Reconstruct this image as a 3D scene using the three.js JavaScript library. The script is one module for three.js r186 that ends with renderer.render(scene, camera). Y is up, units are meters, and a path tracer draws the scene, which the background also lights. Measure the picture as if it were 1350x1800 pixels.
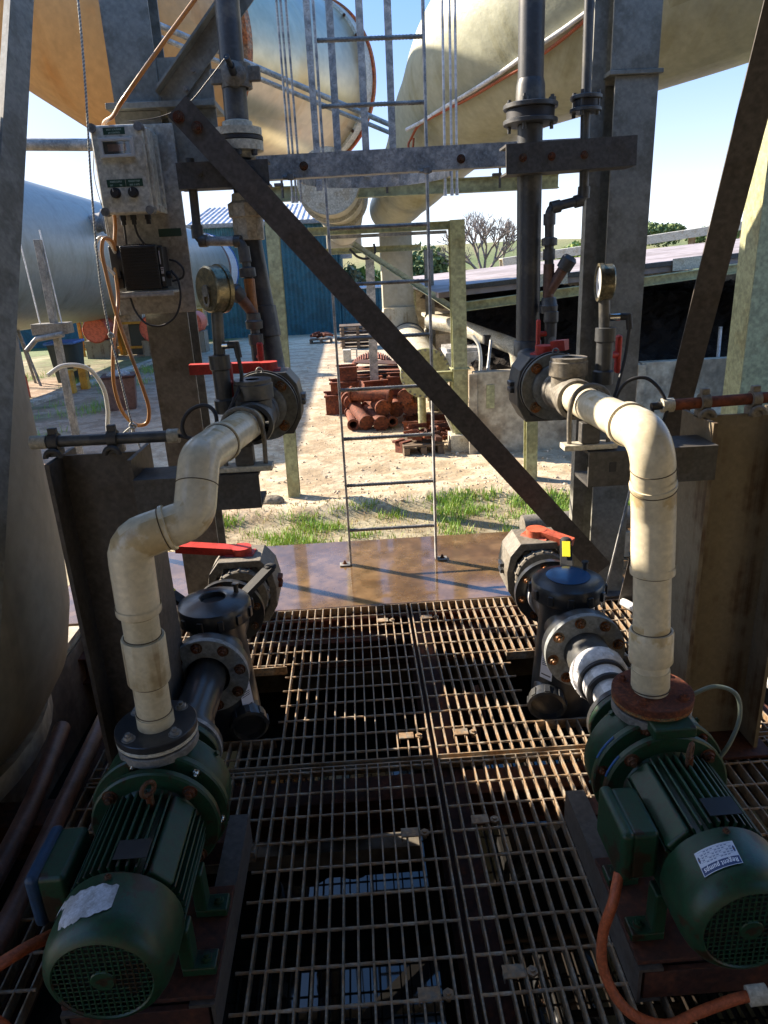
import * as THREE from 'three';
import { RoundedBoxGeometry } from 'three/addons/geometries/RoundedBoxGeometry.js';
import { mergeGeometries, toCreasedNormals } from 'three/addons/utils/BufferGeometryUtils.js';

// ---------------------------------------------------------------- camera, sky, sun, exposure
const scene = new THREE.Scene();
const camera = new THREE.PerspectiveCamera(71.98, 768 / 1024, 0.05, 400);
{
  const p = 0.34014, w = 0.030836, r = -0.049505;                    // pitch down, turn right, roll
  const f = new THREE.Vector3(Math.sin(w) * Math.cos(p), -Math.sin(p), -Math.cos(w) * Math.cos(p));
  const rt = new THREE.Vector3(Math.cos(w), 0, Math.sin(w));
  const up = new THREE.Vector3().crossVectors(rt, f);
  const X = rt.clone().multiplyScalar(Math.cos(r)).addScaledVector(up, Math.sin(r));
  const Y = rt.clone().multiplyScalar(-Math.sin(r)).addScaledVector(up, Math.cos(r));
  camera.position.set(0, 1.5964, 0);
  camera.quaternion.setFromRotationMatrix(new THREE.Matrix4().makeBasis(X, Y, f.clone().negate()));
}
scene.add(camera);
const SUN = new THREE.Vector3(-0.728, 0.515, -0.446).normalize();
{                                                                      // clear hazy sky: blue overhead, pale towards the horizon, brightest around the sun
  const W = 512, H = 256, d = new Float32Array(W * H * 4), v = new THREE.Vector3();
  for (let j = 0; j < H; j++) for (let i = 0; i < W; i++) {
    const el = ((j + 0.5) / H - 0.5) * Math.PI, az = ((i + 0.5) / W - 0.5) * 2 * Math.PI; v.set(Math.cos(el) * Math.cos(az), Math.sin(el), Math.cos(el) * Math.sin(az));
    const h = Math.exp(-Math.max(0, v.y) * 6.5), c = Math.max(0, v.dot(SUN)), g = 0.5 * Math.pow(c, 6) + 0.5 * Math.pow(c, 40), low = v.y < 0 ? Math.max(0.25, 1 + v.y * 6) : 1;
    const top = [0.030, 0.135, 0.37], hor = [0.50, 0.53, 0.52], glow = [1.0, 0.94, 0.84];
    for (let k = 0; k < 3; k++) d[4 * (j * W + i) + k] = (top[k] + (hor[k] - top[k]) * h + glow[k] * g) * low;
    d[4 * (j * W + i) + 3] = 1;
  }
  const t = new THREE.DataTexture(d, W, H, THREE.RGBAFormat, THREE.FloatType); t.mapping = THREE.EquirectangularReflectionMapping; t.magFilter = THREE.LinearFilter; t.minFilter = THREE.LinearFilter; t.needsUpdate = true;
  scene.background = t; scene.environment = t;
}
const sun = new THREE.DirectionalLight(0xfff0dc, 4.6);
sun.position.copy(SUN).multiplyScalar(30);
sun.castShadow = true;
sun.shadow.mapSize.set(4096, 4096);
sun.shadow.camera.left = -16; sun.shadow.camera.right = 16; sun.shadow.camera.top = 16; sun.shadow.camera.bottom = -16;
sun.shadow.camera.near = 1; sun.shadow.camera.far = 80;
scene.add(sun); scene.add(sun.target);
const renderer = new THREE.WebGLRenderer({ antialias: true });
renderer.toneMapping = THREE.LinearToneMapping;
renderer.toneMappingExposure = 3.3;
renderer.shadowMap.enabled = true;

// ---------------------------------------------------------------- helpers
let seed = 12345;
const rnd = () => { seed = (seed * 1664525 + 1013904223) >>> 0; return seed / 4294967296; };
const rr = (a, b) => a + (b - a) * rnd();
const V = (x, y, z) => new THREE.Vector3(x, y, z);
const vv = (a) => Array.isArray(a) ? new THREE.Vector3(...a) : a.clone();
const clamp = (x, a = 0, b = 1) => Math.min(b, Math.max(a, x));
const smooth = (a, b, x) => { const t = clamp((x - a) / (b - a)); return t * t * (3 - 2 * t); };

// tileable value noise
function lattice(n, s) { const a = new Float32Array(n * n); let q = s >>> 0; for (let i = 0; i < n * n; i++) { q = (q * 1664525 + 1013904223) >>> 0; a[i] = q / 4294967296; } return a; }
function noiseField(size, cells, oct, s) {
  const out = new Float32Array(size * size); let amp = 1, tot = 0;
  for (let o = 0; o < oct; o++) {
    const n = cells << o; const L = lattice(n, s + o * 977 + 13);
    for (let y = 0; y < size; y++) {
      const fy = y / size * n, y0 = Math.floor(fy) % n, y1 = (y0 + 1) % n; let ty = fy - Math.floor(fy); ty = ty * ty * (3 - 2 * ty);
      for (let x = 0; x < size; x++) {
        const fx = x / size * n, x0 = Math.floor(fx) % n, x1 = (x0 + 1) % n; let tx = fx - Math.floor(fx); tx = tx * tx * (3 - 2 * tx);
        const a = L[y0 * n + x0] * (1 - tx) + L[y0 * n + x1] * tx, b = L[y1 * n + x0] * (1 - tx) + L[y1 * n + x1] * tx;
        out[y * size + x] += amp * (a * (1 - ty) + b * ty);
      }
    }
    tot += amp; amp *= 0.55;
  }
  for (let i = 0; i < out.length; i++) out[i] /= tot;
  return out;
}
function texOf(size, fn, srgb = true) {
  const d = new Uint8Array(size * size * 4);
  for (let i = 0; i < size * size; i++) { const c = fn(i % size, Math.floor(i / size), i); d[4 * i] = clamp(c[0]) * 255; d[4 * i + 1] = clamp(c[1]) * 255; d[4 * i + 2] = clamp(c[2]) * 255; d[4 * i + 3] = 255; }
  const t = new THREE.DataTexture(d, size, size); t.wrapS = t.wrapT = THREE.RepeatWrapping; t.magFilter = THREE.LinearFilter; t.minFilter = THREE.LinearMipmapLinearFilter; t.generateMipmaps = true;
  if (srgb) t.colorSpace = THREE.SRGBColorSpace; t.needsUpdate = true; return t;
}
const N1 = noiseField(512, 4, 6, 11), N2 = noiseField(512, 8, 6, 57), N3 = noiseField(512, 32, 4, 91), N4 = noiseField(512, 3, 7, 131);
const mix = (a, b, t) => [a[0] + (b[0] - a[0]) * t, a[1] + (b[1] - a[1]) * t, a[2] + (b[2] - a[2]) * t];
const bumpFine = texOf(512, (x, y, i) => { const v = 0.5 * N3[i] + 0.5 * N2[i]; return [v, v, v]; }, false);
const bumpCoarse = texOf(512, (x, y, i) => { const v = 0.65 * N2[i] + 0.35 * N1[i]; return [v, v, v]; }, false);
// mottled map: mostly one tone, worn with second tone in patches (grain and outline of their own)
const patchTex = (tone, patch, lo, hi, grain = 0.18, F = N1, G = N2) => texOf(512, (x, y, i) => {
  const p = smooth(lo, hi, 0.6 * F[i] + 0.4 * G[i]); const g = 1 - grain / 2 + grain * (N3[i] - 0.5) * 2;
  return mix(tone, patch, p).map((c) => c * g);
});
const streakTex = (tone, stain, amount) => texOf(512, (x, y, i) => {
  const col = N2[(x) + 512 * 7] * 0.6 + N3[x + 512 * 40] * 0.4, s = smooth(0.5, 0.78, 0.55 * col + 0.45 * N1[i]); const g = 0.92 + 0.16 * (N3[i] - 0.5);
  return mix(tone, stain, s * amount).map((c) => c * g);
});
const roughTex = (lo, hi, F = N2) => texOf(512, (x, y, i) => { const v = lo + (hi - lo) * smooth(0.3, 0.7, F[i]); return [v, v, v]; }, false);
const T = {
  fine: patchTex([1, 1, 1], [0.86, 0.85, 0.83], 0.45, 0.62, 0.14),
  paint: patchTex([0.97, 0.97, 0.96], [0.90, 0.875, 0.83], 0.54, 0.66, 0.22),
  galv: patchTex([1, 1, 1], [0.74, 0.76, 0.78], 0.42, 0.56, 0.3, N2, N3),
  rusty: patchTex([0.86, 0.78, 0.7], [0.95, 0.62, 0.38], 0.42, 0.6, 0.4),
  heavyRust: patchTex([0.50, 0.29, 0.20], [0.62, 0.36, 0.22], 0.4, 0.62, 0.35),
  steelRust: patchTex([0.60, 0.58, 0.54], [0.50, 0.31, 0.19], 0.50, 0.64, 0.3),
  grate: patchTex([0.76, 0.71, 0.64], [0.68, 0.56, 0.43], 0.40, 0.60, 0.35, N2, N3),
  pumpGreen: texOf(512, (x, y, i) => { const r = smooth(0.60, 0.64, 0.6 * N1[i] + 0.4 * N2[i]), q = (i * 5 + 4099) % 262144, du = 0.55 * smooth(0.46, 0.62, 0.5 * N2[q] + 0.5 * N1[q]), chip = smooth(0.735, 0.76, N3[i]) * 0.8; const g = 0.9 + 0.3 * (N3[i] - 0.5); let c = mix([0.21, 0.44, 0.33], [0.34, 0.37, 0.30], du); c = mix(c, [0.36, 0.27, 0.20], Math.max(r, chip)); return c.map((v) => v * g); }),
  pvc: patchTex([1, 1, 1], [0.90, 0.85, 0.76], 0.56, 0.66, 0.08),
  pvcStain: streakTex([0.97, 0.96, 0.92], [0.55, 0.43, 0.28], 0.75),
  blackDust: patchTex([0.75, 0.75, 0.76], [1.0, 0.96, 0.9], 0.45, 0.62, 0.12),
  frpDrum: streakTex([0.98, 0.95, 0.88], [0.88, 0.74, 0.52], 0.8),
  frpDuct: streakTex([0.97, 0.96, 0.91], [0.72, 0.68, 0.52], 0.6),
  concrete: patchTex([0.82, 0.80, 0.75], [0.62, 0.58, 0.52], 0.42, 0.64, 0.22),
  wetSlab: patchTex([0.60, 0.50, 0.385], [0.49, 0.39, 0.285], 0.42, 0.60, 0.22, N4, N2),
  sand: texOf(512, (x, y, i) => { const g = 0.88 + 0.24 * (N3[i] - 0.5) - 0.22 * smooth(0.62, 0.74, N3[(i * 7 + 91) % 262144]); const p = smooth(0.42, 0.66, N2[i]); return mix([1, 1, 1], [0.86, 0.83, 0.79], p).map((c) => c * g); }),
  postStreak: streakTex([0.95, 0.93, 0.88], [0.56, 0.42, 0.30], 0.9),
  bark: patchTex([0.26, 0.21, 0.17], [0.12, 0.10, 0.085], 0.35, 0.6, 0.6, N3, N2),
  wood: streakTex([0.62, 0.56, 0.48], [0.36, 0.31, 0.26], 0.9),
  tank: streakTex([0.80, 0.79, 0.74], [0.62, 0.59, 0.52], 0.7),
};
const M = {};
function mat(key, o) {
  const { color = [1, 1, 1], rough = 0.7, metal = 0, map, bump, bs = 0.0015, tile = 1, rmap, side, ...rest } = o;
  const m = new THREE.MeshPhysicalMaterial({ roughness: rough, metalness: metal, ...rest });
  m.color.setRGB(...color); if (map) m.map = map; if (bump) { m.bumpMap = bump; m.bumpScale = bs; } if (rmap) m.roughnessMap = rmap; if (side) m.side = side;
  m.name = key; m.userData.tile = tile; M[key] = m; return m;
}
mat('column', { color: [0.25, 0.245, 0.205], rough: 0.62, map: T.fine, bump: bumpFine, bs: 0.0003, tile: 0.35 });
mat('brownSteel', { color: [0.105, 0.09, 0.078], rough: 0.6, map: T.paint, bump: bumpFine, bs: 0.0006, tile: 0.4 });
mat('bracket', { color: [0.085, 0.08, 0.074], rough: 0.6, map: T.paint, bump: bumpFine, bs: 0.0006, tile: 0.3 });
mat('galv', { color: [0.64, 0.625, 0.585], rough: 0.5, metal: 0.15, map: T.galv, bump: bumpFine, bs: 0.0003, tile: 0.25 });
mat('galvDull', { color: [0.42, 0.40, 0.36], rough: 0.6, metal: 0.2, map: T.galv, bump: bumpFine, bs: 0.0004, tile: 0.3 });
mat('bolt', { color: [0.36, 0.33, 0.28], rough: 0.45, metal: 0.7, map: T.rusty, tile: 0.08 });
mat('boltRust', { color: [0.20, 0.14, 0.10], rough: 0.75, metal: 0.3, map: T.rusty, tile: 0.08 });
mat('postRust', { color: [0.27, 0.235, 0.175], rough: 0.75, map: T.postStreak, bump: bumpFine, bs: 0.0008, tile: 0.35 });
mat('grate', { color: [0.80, 0.78, 0.73], rough: 0.66, metal: 0.1, map: T.grate, bump: bumpFine, bs: 0.0005, tile: 0.3 });
mat('pvc', { color: [0.76, 0.67, 0.47], rough: 0.26, map: T.pvc, tile: 0.35, specularIntensity: 0.8 });
mat('pvcStain', { color: [0.74, 0.67, 0.50], rough: 0.42, map: T.pvcStain, tile: 0.3 });
mat('whitePvc', { color: [0.80, 0.80, 0.79], rough: 0.3, map: T.fine, tile: 0.3 });
mat('blackPvc', { color: [0.055, 0.06, 0.065], rough: 0.28, map: T.blackDust, tile: 0.4 });
mat('greyPvc', { color: [0.115, 0.12, 0.118], rough: 0.42, map: T.blackDust, tile: 0.3 });
mat('dustyPvc', { color: [0.24, 0.215, 0.175], rough: 0.65, map: T.paint, bump: bumpFine, bs: 0.0005, tile: 0.25 });
mat('flangeGrey', { color: [0.30, 0.32, 0.32], rough: 0.5, map: T.paint, tile: 0.3 });
mat('creamFlange', { color: [0.66, 0.62, 0.50], rough: 0.5, map: T.paint, tile: 0.25 });
mat('orangePvc', { color: [0.62, 0.24, 0.05], rough: 0.35, transmission: 0.25, thickness: 0, map: T.fine, tile: 0.2 });
mat('brownPvc', { color: [0.20, 0.10, 0.07], rough: 0.45, map: T.fine, tile: 0.2 });
mat('red', { color: [0.62, 0.045, 0.03], rough: 0.5, map: T.fine, bump: bumpFine, bs: 0.0003, tile: 0.15 });
mat('orangeRed', { color: [0.66, 0.13, 0.06], rough: 0.55, map: T.fine, bump: bumpFine, bs: 0.0003, tile: 0.15 });
mat('pumpGreen', { color: [0.33, 0.38, 0.31], rough: 0.42, map: T.pumpGreen, bump: bumpFine, bs: 0.0005, tile: 0.22 });
mat('rustFlange', { color: [0.62, 0.52, 0.48], rough: 0.85, map: T.heavyRust, bump: bumpCoarse, bs: 0.002, tile: 0.2 });
mat('rust', { color: [0.85, 0.72, 0.66], rough: 0.85, map: T.heavyRust, bump: bumpFine, bs: 0.0015, tile: 0.5 });
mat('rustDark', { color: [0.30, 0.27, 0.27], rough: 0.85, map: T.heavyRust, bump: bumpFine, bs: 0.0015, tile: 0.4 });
mat('rustOrange', { color: [1.0, 0.82, 0.45], rough: 0.9, map: T.heavyRust, bump: bumpFine, bs: 0.0015, tile: 0.2 });
mat('blue', { color: [0.03, 0.13, 0.38], rough: 0.5, map: T.fine, tile: 0.2 });
mat('navy', { color: [0.012, 0.05, 0.11], rough: 0.5, map: T.fine, tile: 0.2 });
mat('flangeDark', { color: [0.20, 0.205, 0.19], rough: 0.5, map: T.paint, tile: 0.3 });
mat('lidBlue', { color: [0.02, 0.075, 0.17], rough: 0.18 });
mat('dullBlack', { color: [0.03, 0.032, 0.034], rough: 0.8, map: T.blackDust, tile: 0.2 });
mat('black', { color: [0.018, 0.018, 0.02], rough: 0.45, map: T.blackDust, tile: 0.2 });
mat('rubber', { color: [0.02, 0.02, 0.022], rough: 0.55 });
mat('orangeCable', { color: [0.55, 0.13, 0.045], rough: 0.55, map: T.paint, tile: 0.15 });
mat('enclosure', { color: [0.72, 0.71, 0.62], rough: 0.5, map: T.paint, tile: 0.35 });
mat('plate', { color: [0.56, 0.55, 0.49], rough: 0.6, map: T.paint, tile: 0.4 });
mat('frpDrum', { color: [0.72, 0.60, 0.37], rough: 0.36, map: T.frpDrum, bump: bumpFine, bs: 0.0012, tile: 1.6 });
mat('frpBell', { color: [0.60, 0.36, 0.16], rough: 0.5, map: T.frpDrum, bump: bumpFine, bs: 0.0012, tile: 1.2 });
mat('frpDuct', { color: [0.50, 0.515, 0.415], rough: 0.45, map: T.frpDuct, bump: bumpCoarse, bs: 0.008, tile: 0.9 });
mat('ductGrey', { color: [0.52, 0.51, 0.45], rough: 0.5, map: T.frpDuct, tile: 1 });
mat('drumRing', { color: [0.58, 0.46, 0.34], rough: 0.65, map: T.rusty, tile: 0.4 });
mat('ringOrange', { color: [0.72, 0.30, 0.10], rough: 0.7, map: T.rusty, tile: 0.4 });
mat('paleGreen', { color: [0.44, 0.45, 0.255], rough: 0.55, map: T.paint, tile: 0.7 });
mat('teal', { color: [0.012, 0.105, 0.135], rough: 0.5, map: T.fine, tile: 1.5 });
mat('roofSheet', { color: [0.62, 0.60, 0.60], rough: 0.55, metal: 0.2, map: T.fine, tile: 1.5 });
mat('concrete', { color: [0.82, 0.785, 0.70], rough: 0.85, map: T.concrete, bump: bumpCoarse, bs: 0.004, tile: 1.3 });
mat('slab', { color: [0.62, 0.56, 0.48], rough: 1, map: T.wetSlab, rmap: roughTex(0.04, 0.42, N4), bump: bumpFine, bs: 0.0005, tile: 1.6, clearcoat: 0.7, clearcoatRoughness: 0.06 });
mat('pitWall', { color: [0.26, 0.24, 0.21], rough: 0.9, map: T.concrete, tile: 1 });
mat('bark', { color: [0.95, 0.86, 0.78], rough: 0.95, map: T.bark, bump: bumpFine, bs: 0.02, tile: 0.8 });
mat('coverTop', { color: [0.36, 0.31, 0.30], rough: 0.8, map: T.fine, tile: 2 });
mat('wood', { color: [0.52, 0.46, 0.40], rough: 0.85, map: T.wood, tile: 0.6 });
mat('blueTank', { color: [0.40, 0.44, 0.44], rough: 0.4, map: T.tank, tile: 1.5 });
mat('tankWall', { color: [0.50, 0.455, 0.375], rough: 0.65, map: T.tank, bump: bumpFine, bs: 0.001, tile: 1.2 });
mat('yellow', { color: [0.60, 0.31, 0.03], rough: 0.6, map: T.fine, tile: 0.5 });
mat('yellowTag', { color: [0.72, 0.62, 0.02], rough: 0.5 });
mat('wheelie', { color: [0.02, 0.03, 0.025], rough: 0.5 });
mat('brass', { color: [0.50, 0.42, 0.25], rough: 0.35, metal: 0.8, map: T.galv, tile: 0.1 });
mat('chrome', { color: [0.7, 0.68, 0.62], rough: 0.2, metal: 1 });
mat('tube', { color: [0.55, 0.30, 0.10], rough: 0.3, transmission: 0.35, thickness: 0 });
mat('clearHose', { color: [0.72, 0.72, 0.68], rough: 0.3, transmission: 0.3, thickness: 0 });
mat('hoseGreen', { color: [0.20, 0.24, 0.19], rough: 0.35, transmission: 0.2, thickness: 0 });
mat('ropeLight', { color: [0.62, 0.62, 0.56], rough: 0.9 });
mat('ropeDark', { color: [0.28, 0.30, 0.30], rough: 0.9 });
mat('foilPatch', { color: [0.62, 0.64, 0.68], rough: 0.55, map: T.fine, tile: 0.1 });
mat('gasket', { color: [0.42, 0.34, 0.18], rough: 0.8, map: T.rusty, tile: 0.1 });
mat('water', { color: [0.006, 0.007, 0.006], rough: 0.02, ior: 1.5 });
mat('trunk', { color: [0.22, 0.18, 0.15], rough: 0.9 });
mat('leafLight', { color: [0.22, 0.29, 0.06], rough: 0.8, side: THREE.DoubleSide });
mat('leafDark', { color: [0.13, 0.18, 0.06], rough: 0.8, side: THREE.DoubleSide });
mat('leafGrey', { color: [0.22, 0.21, 0.11], rough: 0.8, side: THREE.DoubleSide });
mat('grassBlade', { color: [0.24, 0.38, 0.05], rough: 0.7, side: THREE.DoubleSide, transmission: 0.3, thickness: 0 });
mat('grassBladeDry', { color: [0.42, 0.37, 0.16], rough: 0.8, side: THREE.DoubleSide });
mat('glassPane', { color: [1, 1, 1], rough: 0.06, transmission: 1, thickness: 0 });
mat('stone', { color: [0.46, 0.40, 0.32], rough: 0.95, map: T.concrete, bump: bumpCoarse, bs: 0.006, tile: 0.3 });
mat('grime', { color: [0.10, 0.075, 0.045], rough: 0.9 });
mat('chalk', { color: [0.8, 0.72, 0.6], rough: 0.9 });

// ---- geometry
function uvBox(g, tile) {                                              // uv in metres, by the way each face points
  if (g.index) g = g.toNonIndexed();
  const p = g.attributes.position, n = p.count, uv = new Float32Array(n * 2); const a = V(0, 0, 0), b = V(0, 0, 0), c = V(0, 0, 0);
  for (let i = 0; i < n; i += 3) {
    a.fromBufferAttribute(p, i); b.fromBufferAttribute(p, i + 1); c.fromBufferAttribute(p, i + 2);
    const nn = b.clone().sub(a).cross(c.clone().sub(a)); const x = Math.abs(nn.x), y = Math.abs(nn.y), z = Math.abs(nn.z);
    const [iu, iv] = x > y && x > z ? [2, 1] : y > z ? [0, 2] : [0, 1];
    for (let k = 0; k < 3; k++) { const q = [p.getX(i + k), p.getY(i + k), p.getZ(i + k)]; uv[2 * (i + k)] = q[iu] / tile; uv[2 * (i + k) + 1] = q[iv] / tile; }
  }
  g.setAttribute('uv', new THREE.BufferAttribute(uv, 2)); return g;
}
const clean = (g) => { if (g.index) g = g.toNonIndexed(); for (const k of Object.keys(g.attributes)) if (!['position', 'normal', 'uv'].includes(k)) g.deleteAttribute(k); if (!g.attributes.normal) g.computeVertexNormals(); if (!g.attributes.uv) g.setAttribute('uv', new THREE.BufferAttribute(new Float32Array(g.attributes.position.count * 2), 2)); return g; };
const merge = (...gs) => mergeGeometries(gs.flat().map((g) => clean(g)));
const bx = (w, h, d, x = 0, y = 0, z = 0) => new THREE.BoxGeometry(w, h, d).translate(x, y, z);
const rbx = (w, h, d, r, x = 0, y = 0, z = 0) => new RoundedBoxGeometry(w, h, d, 2, Math.min(r, w * 0.49, h * 0.49, d * 0.49)).translate(x, y, z);
const box2 = (x0, x1, y0, y1, z0, z1) => bx(x1 - x0, y1 - y0, z1 - z0, (x0 + x1) / 2, (y0 + y1) / 2, (z0 + z1) / 2);
const rbox2 = (x0, x1, y0, y1, z0, z1, r = 0.003) => rbx(x1 - x0, y1 - y0, z1 - z0, r, (x0 + x1) / 2, (y0 + y1) / 2, (z0 + z1) / 2);
const qDir = (d) => new THREE.Quaternion().setFromUnitVectors(V(0, 1, 0), vv(d).normalize());
const place = (g, at, dir) => g.applyQuaternion(qDir(dir)).translate(...vv(at).toArray());
function rod(a, b, r, seg = 16, r2 = r) { const A = vv(a), B = vv(b), d = B.clone().sub(A); const g = new THREE.CylinderGeometry(r2, r, d.length(), seg); return place(g, A.clone().add(B).multiplyScalar(0.5), d); }
// lathe: profile [[radius, along], ...] about an axis that starts at `at` and runs along `dir`
function lathe(profile, at, dir, seg = 32) { const g = new THREE.LatheGeometry(profile.map(([r, y]) => new THREE.Vector2(r, y)), seg); return place(toCreasedNormals(g.toNonIndexed(), 0.6), at, dir); }
const disc = (at, dir, r, h, seg = 32, bev = 0.002) => lathe([[0.0001, 0], [r - bev, 0], [r, bev], [r, h - bev], [r - bev, h], [0.0001, h]], at, dir, seg);
const ring = (at, dir, r0, r1, h, seg = 32) => lathe([[r0, 0], [r1, 0], [r1, h], [r0, h], [r0, 0]], at, dir, seg);
const hex = (at, dir, r, h) => merge(place(new THREE.CylinderGeometry(r * 0.92, r, h, 6), vv(at).addScaledVector(vv(dir).normalize(), h / 2), dir), place(new THREE.CylinderGeometry(r * 0.5, r * 0.55, h * 0.7, 8), vv(at).addScaledVector(vv(dir).normalize(), h * 1.3), dir), place(new THREE.CylinderGeometry(r * 1.35, r * 1.35, h * 0.16, 12), vv(at).addScaledVector(vv(dir).normalize(), h * 0.06), dir));
const tube = (pts, r, seg = 60, rad = 8, closed = false) => new THREE.TubeGeometry(new THREE.CatmullRomCurve3(pts.map(vv), closed, 'centripetal'), seg, r, rad, closed);
// shape extruded from a to b; local x of the shape points along `side`
function section(pts, a, b, side) {
  const s = new THREE.Shape(pts.map(([x, y]) => new THREE.Vector2(x, y))); const A = vv(a), B = vv(b), d = B.clone().sub(A), L = d.length(); d.normalize();
  const X = vv(side).addScaledVector(d, -vv(side).dot(d)).normalize(), Y = d.clone().cross(X);
  const g = new THREE.ExtrudeGeometry(s, { depth: L, bevelEnabled: false, curveSegments: 6 });
  return g.applyMatrix4(new THREE.Matrix4().makeBasis(X, Y, d).setPosition(A));
}
const hShape = (w, d, tf, tw) => { const a = w / 2, b = d / 2, c = tw / 2; return [[-a, -b], [a, -b], [a, -b + tf], [c, -b + tf], [c, b - tf], [a, b - tf], [a, b], [-a, b], [-a, b - tf], [-c, b - tf], [-c, -b + tf], [-a, -b + tf]]; };
const lShape = (a, b, t) => [[0, 0], [a, 0], [a, t], [t, t], [t, b], [0, b]];
const cShape = (h, f, t) => [[0, 0], [f, 0], [f, t], [t, t], [t, h - t], [f, h - t], [f, h], [0, h]];
// pipe through corner points with bends of radius R
function pipe(pts, r, R, rad = 20) {
  const P = pts.map(vv), c = new THREE.CurvePath(); let last = P[0];
  for (let i = 1; i < P.length; i++) {
    if (i === P.length - 1) { c.add(new THREE.LineCurve3(last, P[i])); break; }
    const u = P[i - 1].clone().sub(P[i]).normalize(), w = P[i + 1].clone().sub(P[i]).normalize(); const half = Math.acos(clamp(u.dot(w), -1, 1)) / 2, t = Math.min(R / Math.tan(half), P[i].distanceTo(P[i - 1]) * 0.48 + (i === 1 ? 0.02 : 0), P[i].distanceTo(P[i + 1]) * 0.48 + (i === P.length - 2 ? 0.02 : 0));
    const a = P[i].clone().addScaledVector(u, t), b = P[i].clone().addScaledVector(w, t), k = 0.5523; if (a.distanceTo(last) > 1e-4) c.add(new THREE.LineCurve3(last, a));
    c.add(new THREE.CubicBezierCurve3(a, a.clone().lerp(P[i], k), b.clone().lerp(P[i], k), b)); last = b;
  }
  const len = c.getLength(); return new THREE.TubeGeometry(c, Math.max(16, Math.min(160, Math.ceil(len / (r * 0.5)))), r, rad, false);
}
// tube of changing radius: nodes [[x,y,z,r],...]
function loft(nodes, seg = 48, rad = 40) {
  const c = new THREE.CatmullRomCurve3(nodes.map((n) => V(n[0], n[1], n[2])), false, 'centripetal'), cr = new THREE.CatmullRomCurve3(nodes.map((n, i) => V(i, n[3], 0)), false, 'centripetal');
  const pos = [], idx = [], fr = c.computeFrenetFrames(seg, false);
  for (let i = 0; i <= seg; i++) {
    const u = i / seg, p = c.getPointAt(u), t = c.getUtoTmapping(u), q = t * (nodes.length - 1), k = Math.min(nodes.length - 2, Math.floor(q)), r = nodes[k][3] + (nodes[k + 1][3] - nodes[k][3]) * smooth(0, 1, q - k) * 0.5 + (nodes[k + 1][3] - nodes[k][3]) * (q - k) * 0.5;
    for (let j = 0; j <= rad; j++) { const a = j / rad * Math.PI * 2; const v = p.clone().addScaledVector(fr.normals[i], Math.cos(a) * r).addScaledVector(fr.binormals[i], Math.sin(a) * r); pos.push(v.x, v.y, v.z); }
  }
  for (let i = 0; i < seg; i++) for (let j = 0; j < rad; j++) { const a = i * (rad + 1) + j, b = a + rad + 1; idx.push(a, b, a + 1, b, b + 1, a + 1); }
  const g = new THREE.BufferGeometry(); g.setAttribute('position', new THREE.Float32BufferAttribute(pos, 3)); g.setIndex(idx); g.computeVertexNormals(); return g;
}
// ---- naming and tagging
const used = new Map();
function numbered(n) { const k = used.get(n) ?? 0; used.set(n, k + 1); return k ? `${n}_${String(k).padStart(3, '0')}` : n; }
function thing(name, label, category, at = [0, 0, 0], group) {
  const o = new THREE.Group(); o.name = numbered(name); o.position.set(...at); o.userData = { label, category }; if (group) o.userData.group = group; scene.add(o); return o;
}
const rootPos = (o) => { const p = V(0, 0, 0); for (let q = o; q && q !== scene; q = q.parent) p.add(q.position); return p; };
function finish(mesh) { mesh.castShadow = true; mesh.receiveShadow = true; return mesh; }
function part(parent, name, geo, m, label) {                           // geometry in world metres; stored relative to the thing's base
  if (Array.isArray(geo)) geo = merge(geo);
  const o = rootPos(parent); geo = geo.translate(-o.x, -o.y, -o.z);
  if (m.map || m.bumpMap) geo = uvBox(geo, m.userData.tile);
  const mesh = finish(new THREE.Mesh(geo, m)); mesh.name = name; if (label) mesh.userData = { label }; parent.add(mesh); return mesh;
}
function solo(name, label, category, geo, m, group) {
  if (Array.isArray(geo)) geo = merge(geo);
  geo.computeBoundingBox(); const b = geo.boundingBox, c = [(b.min.x + b.max.x) / 2, b.min.y, (b.min.z + b.max.z) / 2]; geo.translate(-c[0], -c[1], -c[2]);
  if (m.map || m.bumpMap) geo = uvBox(geo, m.userData.tile);
  const o = finish(new THREE.Mesh(geo, m)); o.name = numbered(name); o.position.set(...c); o.userData = { label, category }; if (group) o.userData.group = group; scene.add(o); return o;
}
function structure(name, geo, m, kind = 'structure') { if (Array.isArray(geo)) geo = merge(geo); if (m.map || m.bumpMap) geo = uvBox(geo, m.userData.tile); const o = finish(new THREE.Mesh(geo, m)); o.name = numbered(name); o.userData = { kind }; scene.add(o); return o; }
const boltsOn = (parent, at, dir, R, n, r, h, m, ph = 0, name = 'bolt') => {
  const D = vv(dir).normalize(), A = Math.abs(D.y) > 0.9 ? V(1, 0, 0) : V(0, 1, 0), X = A.clone().addScaledVector(D, -A.dot(D)).normalize(), Y = D.clone().cross(X);
  for (let i = 0; i < n; i++) { const a = ph + i / n * Math.PI * 2; part(parent, name, hex(vv(at).addScaledVector(X, R * Math.cos(a)).addScaledVector(Y, R * Math.sin(a)), D, r, h), m); }
};
function canvasTex(w, h, draw) { const c = document.createElement('canvas'); c.width = w; c.height = h; draw(c.getContext('2d'), w, h); const t = new THREE.CanvasTexture(c); t.colorSpace = THREE.SRGBColorSpace; t.needsUpdate = true; return t; }
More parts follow.
